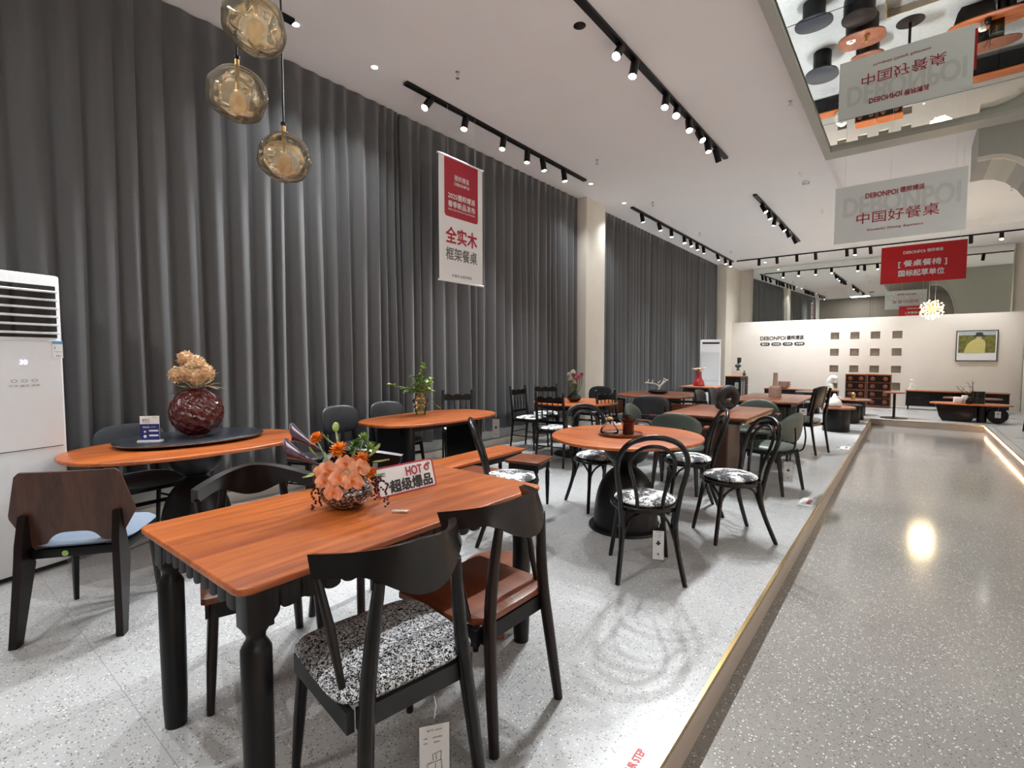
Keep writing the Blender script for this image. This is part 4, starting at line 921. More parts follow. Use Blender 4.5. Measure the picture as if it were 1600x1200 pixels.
# wicker-like pink bowl and white sculptures
mb = MB(); mb.lathe([(.05, 0), (.12, .04), (.155, .12), (.15, .19), (.16, .215), (.14, .2), (.12, .1), (.0, .05)], 28)
for i in range(16):
    a = 2 * PI * i / 16
    for z, r in ((.06, .14), (.12, .165), (.18, .165)): mb.ball(r * math.cos(a), r * math.sin(a), z, .014, 6)
mb.v = [(a - 2.90, b + 16.8, c + .42) for a, b, c in mb.v]; tag(mb.build('studded_bowl', M['pinkc'], None, 50), 'pinkish studded round bowl on the long sideboard', 'bowl')
mb = MB(); mb.tube(spline([(0, 0, 0), (-.03, 0, .15), (.0, 0, .27), (.06, 0, .33), (.11, 0, .28), (.10, 0, .18)], 6), [.10] * 6 + [.085] * 6 + [.08] * 6 + [.075] * 6 + [.06] * 6 + [.04], 14); mb.v = [(a - 1.72, b + 16.75, c + .45) for a, b, c in mb.v]
tag(mb.build('white_sculpture', M['plaster'], None, 60), 'white bowed plaster figure at the right end of the long sideboard', 'sculpture')
mb = MB(); mb.lathe([(.0, 0), (.10, 0), (.13, .05), (.10, .12), (.04, .18), (.02, .24), (0, .25)], 24); mb.v = [(a - 1.05, b + 10.92, c + .45) for a, b, c in mb.v]
tag(mb.build('gourd_vase', M['plaster'], None, 60), 'white gourd vase on the brown-topped drum table', 'vase')
mb = MB(); mb.box(0, 0, .02, .16, .12, .04); mb.tube([(0, 0, .03), (0, 0, .2)], [.05, .035], 12); mb.ball(.0, 0, .25, .04, 12); mb.tube([(.03, 0, .16), (.07, 0, .08)], .015, 8); mb.v = [(a + .08, b + 16.75, c + .50) for a, b, c in mb.v]
tag(mb.build('white_figurine', M['plaster'], None, 60), 'small white seated figurine on the television sideboard', 'sculpture')
mb = MB(); mb.lathe([(.04, 0), (.05, .03), (.03, .07), (.045, .12), (.02, .16), (0, .16)], 16); mb.v = [(a - .92, b + 13.15, c + .44) for a, b, c in mb.v]
tag(mb.build('gold_ornament', M['gold'], None, 60), 'small gold ornament on a dark oval coffee table', 'ornament')
mb = MB(); mb.prism(rrect(.16, .12, .02, 3), 0, .02, .004); mb.lathe([(.04, .02), (.045, .05), (.0, .05)], 16); mb.v = [(a - 1.2, b + 13.2, c + .44) for a, b, c in mb.v]
tag(mb.build('lit_candle_dish', M['plaster'], None), 'small white dish left of the gold ornament', 'dish')
# branches in a glass box, white box and jar on the long coffee table
rnd = random.Random(4)
t = thing('glass_vase', 'square smoky glass vase with twigs on the long coffee table', 'vase', (1.17, 14.36, .385))
mb = MB(); mb.prism(rrect(.22, .16, .02, 3), 0, .26); mb.build('vase_body', M['greengl'], t)
tw = MB()
for k in range(6):
    p = Vector((rnd.uniform(-.05, .05), 0, .02)); d = Vector((rnd.uniform(-.9, -.35), rnd.uniform(-.2, .2), .8)).normalized(); pts = [p]
    for q in range(6): d = (d + Vector((rnd.uniform(-.2, .2), rnd.uniform(-.15, .15), rnd.uniform(-.1, .2)))).normalized(); pts.append(pts[-1] + d * .08)
    tw.tube(pts, [.006] * 3 + [.003] * 4, 6)
    for q in (3, 4, 5): tw.tube([pts[q], pts[q] + Vector((rnd.uniform(-.08, .05), rnd.uniform(-.03, .03), .05))], [.004, .002], 5)
tw.v = [(a + 1.17, b + 14.36, c + .385) for a, b, c in tw.v]
tag(tw.build('twigs', M['gry']), 'bare grey twigs leaning from the square glass vase', 'branches')
mb = MB(); mb.prism(rrect(.16, .12, .02, 3), 0, .13, .01); mb.prism(rrect(.1, .1, .02, 3, .1, 0), 0, .17, .01); mb.v = [(a + .86, b + 14.25, c + .385) for a, b, c in mb.v]; tag(mb.build('white_stone_ornament', M['plaster']), 'white stone block ornament on the long coffee table', 'ornament')
mb = MB(); mb.lathe([(.05, 0), (.055, .01), (.055, .08), (.03, .10), (.03, .13), (0, .13)], 20); mb.v = [(a + 1.02, b + 14.15, c + .385) for a, b, c in mb.v]; tag(mb.build('dark_jar', M['blk2'], None, 40), 'small dark jar on the long coffee table', 'jar')
# chair at the right edge
c = dup(bpy.data.objects['spindle_back_chair'], (1.98, 12.9, 0), face(.9, .3), 'dark high chair cut off by the right edge of the picture', 'far right chair')
# ================================================================ WALL GRAPHICS AND PAINTING
MF = Matrix.Translation((0, YP - .004, 0)) @ FRONT
t = thing('wall_logo', 'dark brand lettering and four pill badges on the beige partition', 'sign', (0, YP - .002, 0))
def pill(mb, cx, cy, w_, h_, n=8):
    P = [(cx + (w_ - h_) / 2 + h_ / 2 * math.cos(a), cy + h_ / 2 * math.sin(a)) for a in lerp(-PI / 2, PI / 2, n)] + [(cx - (w_ - h_) / 2 - h_ / 2 * math.cos(a), cy - h_ / 2 * math.sin(a)) for a in lerp(-PI / 2, PI / 2, n)]
    mb.add([(x, y, 0) for x, y in P], [tuple(range(len(P)))])
FL = Matrix.Translation((0, -.003, 0)) @ FRONT
letters('lettering', [('DEBONPOI', -3.38, 1.955, .72, .115, .03), ('德邦博派', -2.76, 1.965, .46, .125, .03)], M['ink'], t, FL)
BX = [-3.60, -3.28, -2.96, -2.64]
letters('badge', [], M['ink'], t, FL, lambda mb: [pill(mb, x, 1.77, .28, .10) for x in BX])
letters('badge_lettering', [(s_, x, 1.77, .19, .055, .02) for s_, x in zip(['懂设计', '可定制', '大品牌', '有保障'], BX)], M['paper'], t, Matrix.Translation((0, -.006, 0)) @ FRONT)
t = thing('framed_painting', 'framed painting of a person in yellow shirt and dark hat on green field', 'painting', (1.35, YP - .03, 1.655))
w2, h2 = .385, .385
mb = MB(); mb.box(0, .0, 0, 2 * w2, .03, 2 * h2); mb.build('canvas_margin', M['paper'], t)
mb = MB()
for s in (-1, 1): mb.box(s * w2, 0, 0, .018, .045, 2 * h2 + .018); mb.box(0, 0, s * h2, 2 * w2 + .018, .045, .018)
mb.build('frame', M['gry'], t)
mf, mg, mskyp, myel, mhat = plain('olive_paint', (.14, .14, .03), .7, var=.4, scale=14), plain('tan_paint', (.5, .4, .25), .7), plain('pale_blue_paint', (.38, .45, .46), .7), plain('yellow_paint', (.55, .50, .18), .7, var=.05), plain('hat_paint', (.02, .03, .035), .7)
mb = MB(); mb.box(0, -.017, .09, .70, .004, .54); mb.build('field', mf, t); mb = MB(); mb.box(0, -.019, .315, .70, .003, .09); mb.build('sky', mskyp, t)
fg = MB(); fg.M = Matrix.Translation((0, -.022, 0)) @ FRONT
P = [(-.24, -.18), (-.22, -.08), (-.17, .05), (-.10, .13), (-.02, .18), (.03, .20), (.10, .17), (.16, .11), (.17, .02), (.16, -.18)]; fg.add([(x, y, 0) for x, y in P], [tuple(range(len(P)))]); fg.build('shirt', myel, t)
fg = MB(); fg.M = Matrix.Translation((0, -.024, 0)) @ FRONT
P = [(-.01, .19), (.09, .19), (.09, .25), (-.01, .25)]; fg.add([(x, y, 0) for x, y in P], [(0, 1, 2, 3)]); fg.build('neck', mg, t)
fg = MB(); fg.M = Matrix.Translation((0, -.026, 0)) @ FRONT; pill(fg, .045, .25, .24, .035)
P = [(-.03, .25), (.12, .25), (.11, .33), (.04, .345), (-.02, .33)]; fg.add([(x, y, 0.0005) for x, y in P], [tuple(range(5))]); fg.build('hat', mhat, t)
# ================================================================ FAR AIR CONDITIONER, NEAR AIR CONDITIONER
def aircon(label, loc, rz, w_=.55, h_=1.86, d_=.38, near=True):
    t = thing('floor_standing_air_conditioner', label, 'air conditioner', loc, rz)   # front faces local -Y
    MB().prism(rrect(w_, d_, .045, 5, 0, d_ / 2), .03, h_, .012, 2).build('housing', M['white'], t)
    MB().box(0, -.004, .77, w_ - .06, .012, 1.42).build('front_panel', M['off'], t)
    MB().box(0, d_ / 2, .015, w_ - .06, d_ - .06, .03).build('plinth', M['gry'], t)
    z1 = h_ - .07; z0 = 1.50 if near else h_ - .10
    if not near: z1 = h_ - .06
    mb = MB(); mb.box(0, -.002, (z0 + z1) / 2, w_ - .08, .008, z1 - z0); mb.build('vent_recess', M['hot'], t)
    for k in range(6 if near else 0):
        z = z0 + .03 + (z1 - z0 - .04) * k / 5.5; MB().box(0, -.014, z, w_ - .08, .03, .009, 0, .35).build('louvre', M['white'], t)
    mb = MB()
    for x in (-.13, .0, .13): mb.box(x, -.0, (z0 + z1) / 2, .02, .012, z1 - z0 - .02)
    mb.build('inner_vane', M['gry'], t)
    MB().box(0, -.012, .80, w_ - .08, .002, .004).build('panel_seam', M['gry'], t)
    if near:
        mb = MB(); mb.box(.215, -.0115, 1.425, .055, .002, .11); s = mb.build('energy_label', M['paper'], t)
        MB().box(.215, -.013, 1.47, .055, .002, .018).build('label_header', M['sky'], s)
        letters('lettering', [('1', .20, 1.435, 0, .016, .03), ('中国能效标识', .215, 1.41, .04, .007, 0), ('3.62', .215, 1.385, 0, .009, .02)], M['ink'], t, Matrix.Translation((0, -.0135, 0)) @ FRONT)
        letters('display_digits', [('30', .04, 1.345, 0, .028, .01)], emit('violet_display', (.55, .5, 1), 2.0), t, Matrix.Translation((0, -.0115, 0)) @ FRONT)
        letters('printed_buttons', [('○ ○ ○', .04, 1.23, .13, .018, 0), ('开关 模式 温度', .04, 1.20, .15, .012, 0)], M['inkg'], t, Matrix.Translation((0, -.0115, 0)) @ FRONT)
    return t
aircon('tall white air conditioner at the left edge, in front of the curtain', (-4.28, .50, 0), face(-.96, -.27), .52, 1.90)
aircon('white air conditioner far down by the second pillar', (-3.72, 12.35, 0), R(20), .46, 1.78, .34, False)
# ================================================================ BANNERS
def hang(t, pts, mat='clear'):
    for (x, y, z0, z1) in pts: MB().tube([(x, y, z0), (x, y, z1)], .0016, 5).build('hanging_wire', M['white'], t)
# curtain banner: plane normal +X (towards the aisle)
t = thing('hanging_banner', 'white and crimson vertical banner hanging in front of the curtain', 'banner', (-4.25, 4.385, 0), PI / 2)   # local -Y -> world +X
# local x runs along world +Y after the turn
W2 = .37; MB().box(0, 0, 2.975, 2 * W2, .004, 1.42).build('cloth', M['paper'], t)
for z in (3.69, 2.265): MB().tube([(-W2 - .015, 0, z), (W2 + .015, 0, z)], .012, 10).build('rod', M['white'], t)
hang(t, [(-.22, 0, 3.69, ZC - .03), (.24, 0, 3.69, ZC - .03)])
FB = Matrix.Translation((0, -.0035, 0)) @ FRONT
def crimson(mb):
    P = [(-.285, 3.68), (.285, 3.68), (.285, 3.05)] + [(.245 + .04 * math.cos(a), 3.05 + .04 * math.sin(a)) for a in lerp(0, -PI / 2, 6)] + [(-.245 + .04 * math.cos(a), 3.05 + .04 * math.sin(a)) for a in lerp(-PI / 2, -PI, 6)]
    P = P[::-1]; mb.add([(x, y, 0) for x, y in P], [tuple(range(len(P)))])
letters('crimson_panel', [], M['red'], t, FB, crimson)
letters('white_lettering', [('德邦博派', 0, 3.475, .25, .065, .01), ('DEBONPOI', 0, 3.405, .25, .035, .03), ('2025德邦博派', 0, 3.255, .46, .072, .02), ('春季新品发布', 0, 3.16, .46, .074, .02), ('SPRING NEW PRODUCT LAUNCH EVENT', 0, 3.095, .46, .018, .01)], M['paper'], t, Matrix.Translation((0, -.005, 0)) @ FRONT)
letters('crimson_lettering', [('全实木', 0, 2.80, .53, .185, .03)], M['red'], t, FB)
letters('grey_lettering', [('框架餐桌', 0, 2.585, .53, .145, .025)], M['inkg'], t, FB)
letters('small_lettering', [('好餐桌 选德邦博派', 0, 2.335, .34, .035, .005)], M['inkg'], t, FB)
def board(name, label, x0, x1, y, z0, z1, mat, texts, ghosts):
    t = thing(name, label, 'banner', ((x0 + x1) / 2, y, 0)); w_ = x1 - x0; zc = (z0 + z1) / 2
    MB().box(0, 0, zc, w_, .008, z1 - z0).build('board', M[mat], t)
    hang(t, [(-w_ * .42, 0, z1, ZC + (.17 if y < 15 and y > 8.9 else 0)), (w_ * .42, 0, z1, ZC + (.17 if 15 > y > 8.9 else 0))])
    for k, (tm, items) in enumerate(texts + ghosts):
        off = -.0065 if k < len(texts) else -.0052
        letters('lettering', [(s_, a, zc + b, c_, d_, e_) for s_, a, b, c_, d_, e_ in items], M[tm], t, Matrix.Translation((0, off, 0)) @ FRONT)
        letters('rear_lettering', [(s_, a, zc + b, c_, d_, e_) for s_, a, b, c_, d_, e_ in items], M[tm], t, Matrix.Rotation(PI, 4, 'Z') @ Matrix.Translation((0, off, 0)) @ FRONT)
board('hanging_sign_board', 'large pale grey hanging sign with crimson characters, nearest above the aisle', -.915, .515, 8.72, 3.01, 3.81, 'paperg',
      [('red', [('DEBONPOI', -.175, .225, .36, .068, .03), ('德邦博派', .16, .235, .26, .075, .02), ('中国好餐桌', -.0, -.08, .90, .155, .0), ('Wonderful  Dinning  Experience', -.02, -.255, .62, .042, .008)])],
      [('ghost', [('DEBONPOI', .02, .10, 1.25, .26, .04)])])
board('hanging_sign_board', 'bright red hanging sign with white characters, farther above the aisle', -.395, .615, 9.9, 2.52, 3.09, 'red2',
      [('paper', [('DEBONPOI', -.10, .175, .26, .042, .03), ('德邦博派', .145, .18, .185, .048, .02), ('[ 餐桌餐椅 ]', .0, .0, .57, .11, .02), ('国标起草单位', -.01, -.14, .54, .095, .03)])], [])
# ================================================================ FLOOR STICKERS
def sticker(x, y, rz, label, w_, h_):
    t = thing('floor_sticker', label, 'floor sticker', (x, y, .0008), rz, 'mind-your-step stickers along the edge')
    mb = MB(); mb.add([(-w_ / 2, -h_ / 2, 0), (w_ / 2, -h_ / 2, 0), (w_ / 2, h_ / 2, 0), (-w_ / 2, h_ / 2, 0)], [(0, 1, 2, 3)]); mb.build('film', M['paper'], t)
    letters('lettering', [('MIND YOUR STEP', w_ * .08, -h_ * .15, w_ * .62, h_ * .28, .03)], M['red2'], t, Matrix.Translation((0, 0, .0006)))
sticker(-.70, 1.45, R(90), 'white mind-your-step sticker at the bottom of the picture', .38, .10); sticker(-.71, 5.40, R(90), 'small white and red step sticker near the bentwood chairs', .30, .12); sticker(-.71, 9.0, R(90), 'tiny white step sticker far along the edge', .30, .12)
# ================================================================ PENDANTS AND CHANDELIER
def blob(r, seed, sq=(1, 1, .92), amp=.13, nu=64, nv=40):
    rnd = random.Random(seed); hs = [(Vector((rnd.gauss(0, 1), rnd.gauss(0, 1), rnd.gauss(0, 1))).normalized(), rnd.uniform(.4, 1), rnd.uniform(3, 9)) for _ in range(7)]
    vs = []
    for j in range(nv + 1):
        ph = PI * j / nv
        for i in range(nu):
            th = 2 * PI * i / nu; d = Vector((math.sin(ph) * math.cos(th), math.sin(ph) * math.sin(th), math.cos(ph)))
            k = 1
            for h_, a, s_ in hs: k -= amp * a * math.exp(-s_ * (1 - d.dot(h_)) * 2.2)
            k += .02 * math.sin(5 * d.x + 7 * d.z) 
            vs.append((d.x * r * k * sq[0], d.y * r * k * sq[1], d.z * r * k * sq[2]))
    fs = [(j * nu + i, (j + 1) * nu + i, (j + 1) * nu + (i + 1) % nu, j * nu + (i + 1) % nu) for j in range(nv) for i in range(nu)]
    return vs, fs
def pendant(x, y, z, r, seed, label):
    t = thing('glass_pendant_lamp', label, 'pendant lamp', (x, y, z), 0, 'amber blown-glass pendants')
    vs, fs = blob(r * 1.12, seed); MB().add(vs, fs).build('glass_shade', M['amber'], t, 180)
    vs, fs = blob(r * .86, seed + 9, (1, 1, .9), .42); MB().add(vs, fs).build('glass_fold', M['amber'], t, 180)
    vs, fs = blob(r * .40, seed + 3, (.8, .8, 1.15), .2); m_ = MB(); m_.add([(a, b, c - r * .25) for a, b, c in vs], fs); m_.build('inner_glass', M['amber2'], t, 180)
    MB().tube([(0, 0, r * .15), (0, 0, r * 1.42)], .0075, 12).build('brass_stem', M['gold'], t)
    MB().tube([(0, 0, r * 1.42), (0, 0, ZC - z)], .0035, 6).build('cord', M['blk'], t)
    MB().lathe([(.008, r * 1.36), (.010, r * 1.38), (.010, r * 1.5), (.004, r * 1.52)], 12).build('cord_grip', M['blk'], t)
def pix(p): return p
pendant(-1.74, .82, 2.48, .092, 1, 'highest of the three amber glass pendants, cut by the top edge')
pendant(-1.84, .80, 2.275, .089, 2, 'leftmost amber glass pendant, middle in height')
pendant(-1.84, .96, 2.115, .085, 5, 'lowest of the three amber glass pendants')
mb = MB(); mb.lathe([(.13, -.03), (.14, -.025), (.14, 0)], 32, -1.80, .86); mb.v = [(a, b, c + ZC) for a, b, c in mb.v]; tag(mb.build('ceiling_canopy', M['blk']), 'round black ceiling plate the pendant cords drop from', 'ceiling plate')
t = thing('firework_chandelier', 'glowing ball chandelier of many tiny warm bulbs over the aisle', 'chandelier', (.35, 14.0, 2.38))
rods = MB(); n = 72; ga = PI * (3 - math.sqrt(5)); bs = []
for i in range(n):
    z = 1 - 2 * (i + .5) / n; r_ = math.sqrt(1 - z * z); d = Vector((r_ * math.cos(ga * i), r_ * math.sin(ga * i), z)); rr = .205 if i % 2 else .165
    rods.tube([d * .04, d * rr], .0022, 5); bs.append(d * rr)
rods.build('rods', M['gold'], t); MB().ball(0, 0, 0, .045, 16).build('hub', M['gold'], t)
b0 = MB().ball(0, 0, 0, .015, 10).build('bulb', M['bulb'], t); b0.location = bs[0]
for p in bs[1:]: b = b0.copy(); COL.objects.link(b); b.parent = t; b.location = p
MB().tube([(-.05, 0, .0), (-.05, 0, ZC + .16 - 2.38)], .0015, 5).build('wire', M['white'], t); MB().tube([(.05, 0, .0), (.05, 0, ZC + .16 - 2.38)], .0015, 5).build('wire', M['white'], t)
pl_ = bpy.data.lights.new('glow', 'POINT'); pl_.energy = 25; pl_.color = (1, .8, .5); pl_.shadow_soft_size = .2; po = bpy.data.objects.new('glow', pl_); COL.objects.link(po); po.parent = t
# ================================================================ THINGS ON THE TABLES
def petal(mb, base, d, ln, wd, cup=.2, droop=0.0, nu=5, nv=4, roll=0):
    d = Vector(d).normalized(); s = d.cross(Vector((0, 0, 1))); s = s.normalized() if s.length > .05 else Vector((1, 0, 0))
    s = Matrix.Rotation(roll, 3, d) @ s; n_ = s.cross(d)
    def fn(u, v):
        w_ = wd * math.sin(PI * min(.97, u * .9 + .08)) ** .7; q = (v - .5) * 2
        return Vector(base) + d * (ln * u) + s * (q * w_) + n_ * (cup * wd * q * q - cup * ln * u * (1 - u)) + Vector((0, 0, -droop * ln * u * u))
    mb.sheet(fn, nu, nv)
def stemtube(a, b, r, bend=(0, 0, 0), n=6):
    a, b = Vector(a), Vector(b); P = [a.lerp(b, i / n) + Vector(bend) * math.sin(PI * i / n) for i in range(n + 1)]; return MB().tube(P, r, 7)
def leafy(t, pts, mat, ln=.05, wd=.014, step=1, seed=0, name='leaf'):
    rnd = random.Random(seed); mb = MB()
    for i in range(1, len(pts), step):
        d = (pts[i] - pts[i - 1]).normalized(); o = Vector((rnd.gauss(0, 1), rnd.gauss(0, 1), rnd.gauss(.2, .6))).normalized(); petal(mb, pts[i], d * .5 + o, ln * rnd.uniform(.7, 1.2), wd, .3, .2)
    mb.build(name, M[mat], t, 180)
# hot sign
t = thing('sale_sign', 'white sale sign with red border reading HOT on the near table', 'sign', (-1.77, 1.475, .76), face(-1, -.0) + R(4))
# local -Y faces +X (the viewer side)
t.rotation_euler.z = R(90 - 3)
tilt = Matrix.Rotation(R(-16), 4, 'X')
SW, SH = .325, .135
mb = MB(); mb.M = tilt; P = rrect(SW, SH, .012, 4, 0, SH / 2); mb.M = tilt @ FRONT; mb.prism([(x, y) for x, y in P], -.003, .0); mb.build('red_board', M['red'], t)
mb = MB(); mb.M = tilt @ Matrix.Translation((0, -.0008, 0)) @ FRONT; P = rrect(SW - .018, SH - .016, .009, 4, 0, SH / 2); mb.add([(x, y, 0) for x, y in P], [tuple(range(len(P)))]); mb.build('white_face', M['paper'], t)
TF = tilt @ Matrix.Translation((0, -.0016, 0)) @ FRONT
def flame(m):
    P = [(.118 + .016 * math.cos(a), .096 + .016 * math.sin(a)) for a in lerp(0, 2 * PI * 15 / 16, 16)]; m.add([(x, y, 0) for x, y in P], [tuple(range(16))])
    for a, b in ((.118, .012), (.128, .02), (.136, .014)): m.add([(a - .006, .108, 0), (a + .005, .106, 0), (a + .004, .112 + b * .7, 0)], [(0, 1, 2)])
letters('red_lettering', [('HOT', .045, .095, .090, .040, .05)], M['red'], t, TF, flame)
letters('flame_mark', [('*', .118, .095, 0, .018, .02)], M['paper'], t, tilt @ Matrix.Translation((0, -.0022, 0)) @ FRONT)
letters('black_lettering', [('超级爆品', .022, .041, .235, .054, .045)], M['ink'], t, TF)
letters('small_lettering', [('德邦博派', -.128, .105, .034, .009, .01), ('DEBONPOI', -.128, .094, .034, .006, .01)], M['ink'], t, TF)
mb = MB(); mb.M = Matrix.Translation((0, .055, 0)); mb.box(0, 0, .045, .12, .002, .10, 0, R(16)); mb.build('easel_back', M['paper'], t)
# speckled round vase + bouquet
VX, VY, VZ = -1.80, 1.17, .76
mb = MB(); pr_ = [(.045, 0), (.08, .012), (.112, .045), (.118, .075), (.098, .11), (.070, .128), (.062, .133), (.058, .128), (.09, .10), (.105, .07), (.07, .02), (0, .012)]
mb.lathe([(q.x, q.z) for q in spline([(a, 0, b) for a, b in pr_], 3)], 40, VX, VY); mb.v = [(VX + (a - VX) * .88, VY + (b - VY) * .88, c * .93 + VZ) for a, b, c in mb.v]
tag(mb.build('speckled_glass_vase', M['speck'], None, 60), 'round dark speckled glass vase on the near table', 'vase')
t = thing('orange_bouquet', 'bouquet of orange flowers, peach orchids and dark callas on the near table', 'flowers', (VX, VY, VZ)); t.scale = (.9, .9, .86)
# camera-right is roughly (.78,.62) in plan
Rg = Vector((.783, .622, 0)); Tw = Vector((.622, -.783, 0)); Z = Vector((0, 0, 1))
def P3(r, u, tw=0): return Rg * r + Z * u + Tw * tw
def zinnia(c, d, r, seed):
    rnd = random.Random(seed); mb = MB(); d = d.normalized(); a0 = d.orthogonal().normalized(); b0_ = d.cross(a0)
    for ring, (rr, n_, up) in enumerate(((1, 16, .1), (.78, 13, .45), (.5, 9, .9), (.28, 6, 1.6))):
        for i in range(n_):
            a = 2 * PI * (i + .5 * ring) / n_ + rnd.uniform(-.1, .1); q = (a0 * math.cos(a) + b0_ * math.sin(a) + d * up).normalized(); petal(mb, c + d * .006 * ring, q, r * rr, r * .2, .3, .05, 4, 2)
    mb.build('orange_flower', M['orange'], t, 180)
    MB().lathe([(0, -.012), (.012, -.008), (.016, .004), (0, .004)], 12).build('calyx', M['green'], t).location = c - d * .004
for (r_, u, tw_, s_, k) in ((-.125, .335, .02, .038, 1), (-.02, .285, .04, .046, 2), (.085, .245, .05, .038, 3), (.13, .185, .07, .03, 4), (.05, .215, .02, .036, 6)):
    c = P3(r_, u, tw_); zinnia(c, P3(r_ * 2, .5, .5), s_, k); stemtube((0, 0, .03), c - Z * .01, .0035).build('stem', M['stem'], t)
def orchid(c, d, r, seed):
    rnd = random.Random(seed); mb = MB(); d = d.normalized(); a0 = Z.cross(d).normalized(); b0_ = d.cross(a0)
    for a, ln, wd in ((0, 1, .95), (180, 1, .95), (90, .95, .6), (222, .85, .5), (318, .85, .5)):
        q = a0 * math.cos(R(a)) + b0_ * math.sin(R(a)) + d * .12; mb2 = petal(mb, c, q, r * ln * 1.1, r * wd * .85, .12, .0, 6, 5, PI / 2)
    mb.build('orchid_petals', M['peach'], t, 180); m2 = MB()
    for a in (60, 120, 270): petal(m2, c + d * .004, a0 * math.cos(R(a)) * .4 + b0_ * math.sin(R(a)) * .4 + d * .7, r * .4, r * .16, .4)
    m2.build('orchid_lip', M['orange'], t, 180)
for k, (r_, u, tw_, s_) in enumerate(((-.04, .20, .11, .048), (.03, .225, .095, .044), (.09, .21, .10, .044), (.015, .165, .13, .046), (.07, .155, .13, .044), (-.055, .15, .12, .040), (-.01, .105, .14, .040), (-.08, .19, .09, .034))): orchid(P3(r_, u, tw_), P3(r_ * 1.5, .15, .9), s_, k)
def calla(base, tip, r):
    base, tip = Vector(base), Vector(tip); ax = (tip - base).normalized(); a0 = ax.cross(Z).normalized(); b0_ = a0.cross(ax); ln = (tip - base).length
    def fn(u, v):
        a = 2 * PI * v; rr = .006 + r * (u ** 2.2) * (1 + .25 * math.cos(a)); return base + ax * (ln * (u + .35 * u * u * max(0, math.cos(a)))) + a0 * (rr * math.sin(a)) + b0_ * (rr * math.cos(a) * .75)
    MB().sheet(fn, 14, 20, .0015).build('calla', M['purple'], t, 180)
calla(P3(-.09, .205, .05), P3(-.225, .275, .06), .045); calla(P3(-.11, .26, -.02), P3(-.235, .34, -.02), .038)
stemtube((0, 0, .05), P3(-.09, .205, .05), .006).build('stem', M['stem'], t); stemtube((0, 0, .05), P3(-.11, .26, -.02), .006).build('stem', M['stem'], t)
stemtube((0, 0, .05), P3(-.045, .37, .0), .005).build('stem', M['stem'], t); mb = MB(); mb.ball(0, 0, 0, .016, 10, 1.5); o = mb.build('flower_bud', M['lime'], t); o.location = P3(-.045, .385, 0)
for k, (r_, u, tw_) in enumerate(((.045, .30, .0), (.075, .33, -.02), (.02, .27, -.04), (.10, .28, -.03))):
    mb = MB(); c = P3(r_, u, tw_)
    for i in range(26): a = i * ga; z = 1 - 2 * (i + .5) / 26; rr = math.sqrt(1 - z * z); petal(mb, c, (rr * math.cos(a), rr * math.sin(a), z + .4), .03, .008, .3, 0, 3, 2)
    mb.build('green_head', M['lime' if k % 2 else 'green'], t, 180); stemtube((0, 0, .05), c, .004).build('stem', M['stem'], t)
mb = MB()
for (r_, u, tw_, d_, l_) in ((.12, .25, .03, (.5, .1, .8), .10), (.13, .22, .03, (.7, .2, .3), .09), (-.10, .24, .05, (-.3, -.3, .6), .09), (-.07, .17, .06, (-.8, -.3, .2), .08), (.1, .17, .05, (1, .3, .1), .08), (-.12, .16, .02, (-1, -.5, .0), .07), (-.06, .3, 0, (-.4, -.2, .7), .08)): petal(mb, P3(r_, u, tw_), Rg * d_[0] + Z * d_[2] + Tw * .2, l_, .022, .3, .2, 6, 4)
mb.build('leaf', M['lime'], t, 180); mb = MB()
for k in range(14): a = ga * k; petal(mb, Vector((.04 * math.cos(a), .04 * math.sin(a), .12)), (math.cos(a), math.sin(a), 1.0), .12, .02, .3, .3, 5, 3)
mb.build('leaf', M['green'], t, 180)
rnd = random.Random(7)
for (r_, tw_, L_) in ((-.13, .04, .19), (-.115, .02, .16), (.135, .05, .12), (.19, .07, .15), (.14, .03, .10)):
    mb = MB(); x0 = P3(r_ * .55, .17, tw_ * .5); p = []
    for i in range(34):
        u = i / 33; q = P3(r_ * (.55 + .5 * min(1, u * 2.2)), .175 - L_ * u ** 1.6, tw_) + Vector((rnd.gauss(0, .007), rnd.gauss(0, .007), 0)); mb.ball(q.x, q.y, max(.006, q.z), .0058, 6)
    mb.build('berry_strand', M['berry'], t, 60)
mb = MB()
for i in range(26): q = P3(.235 + .07 * i / 26, .008, .09) + Vector((rnd.gauss(0, .004), rnd.gauss(0, .004), 0)); mb.ball(q.x, q.y, .007, .006, 6)
mb.build('pale_blossom_tip', M['wpet'], t, 60)
# oxblood faceted vase, dried flowers, sign on turntable
VX, VY, VZ = -4.17, 1.45, .786
rv, hv = .182, .36; pts = []
nf = 125
for i in range(nf): z = 1 - 2 * (i + .5) / nf; r_ = math.sqrt(1 - z * z); pts.append((r_ * math.cos(ga * i), r_ * math.sin(ga * i), z))
S_ = np.array(pts); NU, NV = 150, 90; vs = []
for j in range(NV + 1):
    ph = PI * (.045 + (.955 - .06) * j / NV)
    D = np.array([(math.sin(ph) * math.cos(2 * PI * i / NU), math.sin(ph) * math.sin(2 * PI * i / NU), -math.cos(ph)) for i in range(NU)])
    dt = np.sort(np.linalg.norm(D[:, None, :] - S_[None], axis=2), axis=1); ed = dt[:, 1] - dt[:, 0]
    k = 1 - .055 * (1 - np.exp(-ed / .05)) - .02 * np.minimum(1, ed / .2)
    vs += [(D[i, 0] * rv * k[i], D[i, 1] * rv * k[i], hv / 2 + D[i, 2] * hv / 2 * k[i]) for i in range(NU)]
fs = [(j * NU + i, j * NU + (i + 1) % NU, (j + 1) * NU + (i + 1) % NU, (j + 1) * NU + i) for j in range(NV) for i in range(NU)]
t = thing('faceted_vase', 'oxblood red round vase with dimpled surface on the dark turntable', 'vase', (VX, VY, VZ))
MB().add(vs, fs + [tuple(range(NU - 1, -1, -1))]).build('vase_body', M['vred'], t, 60)
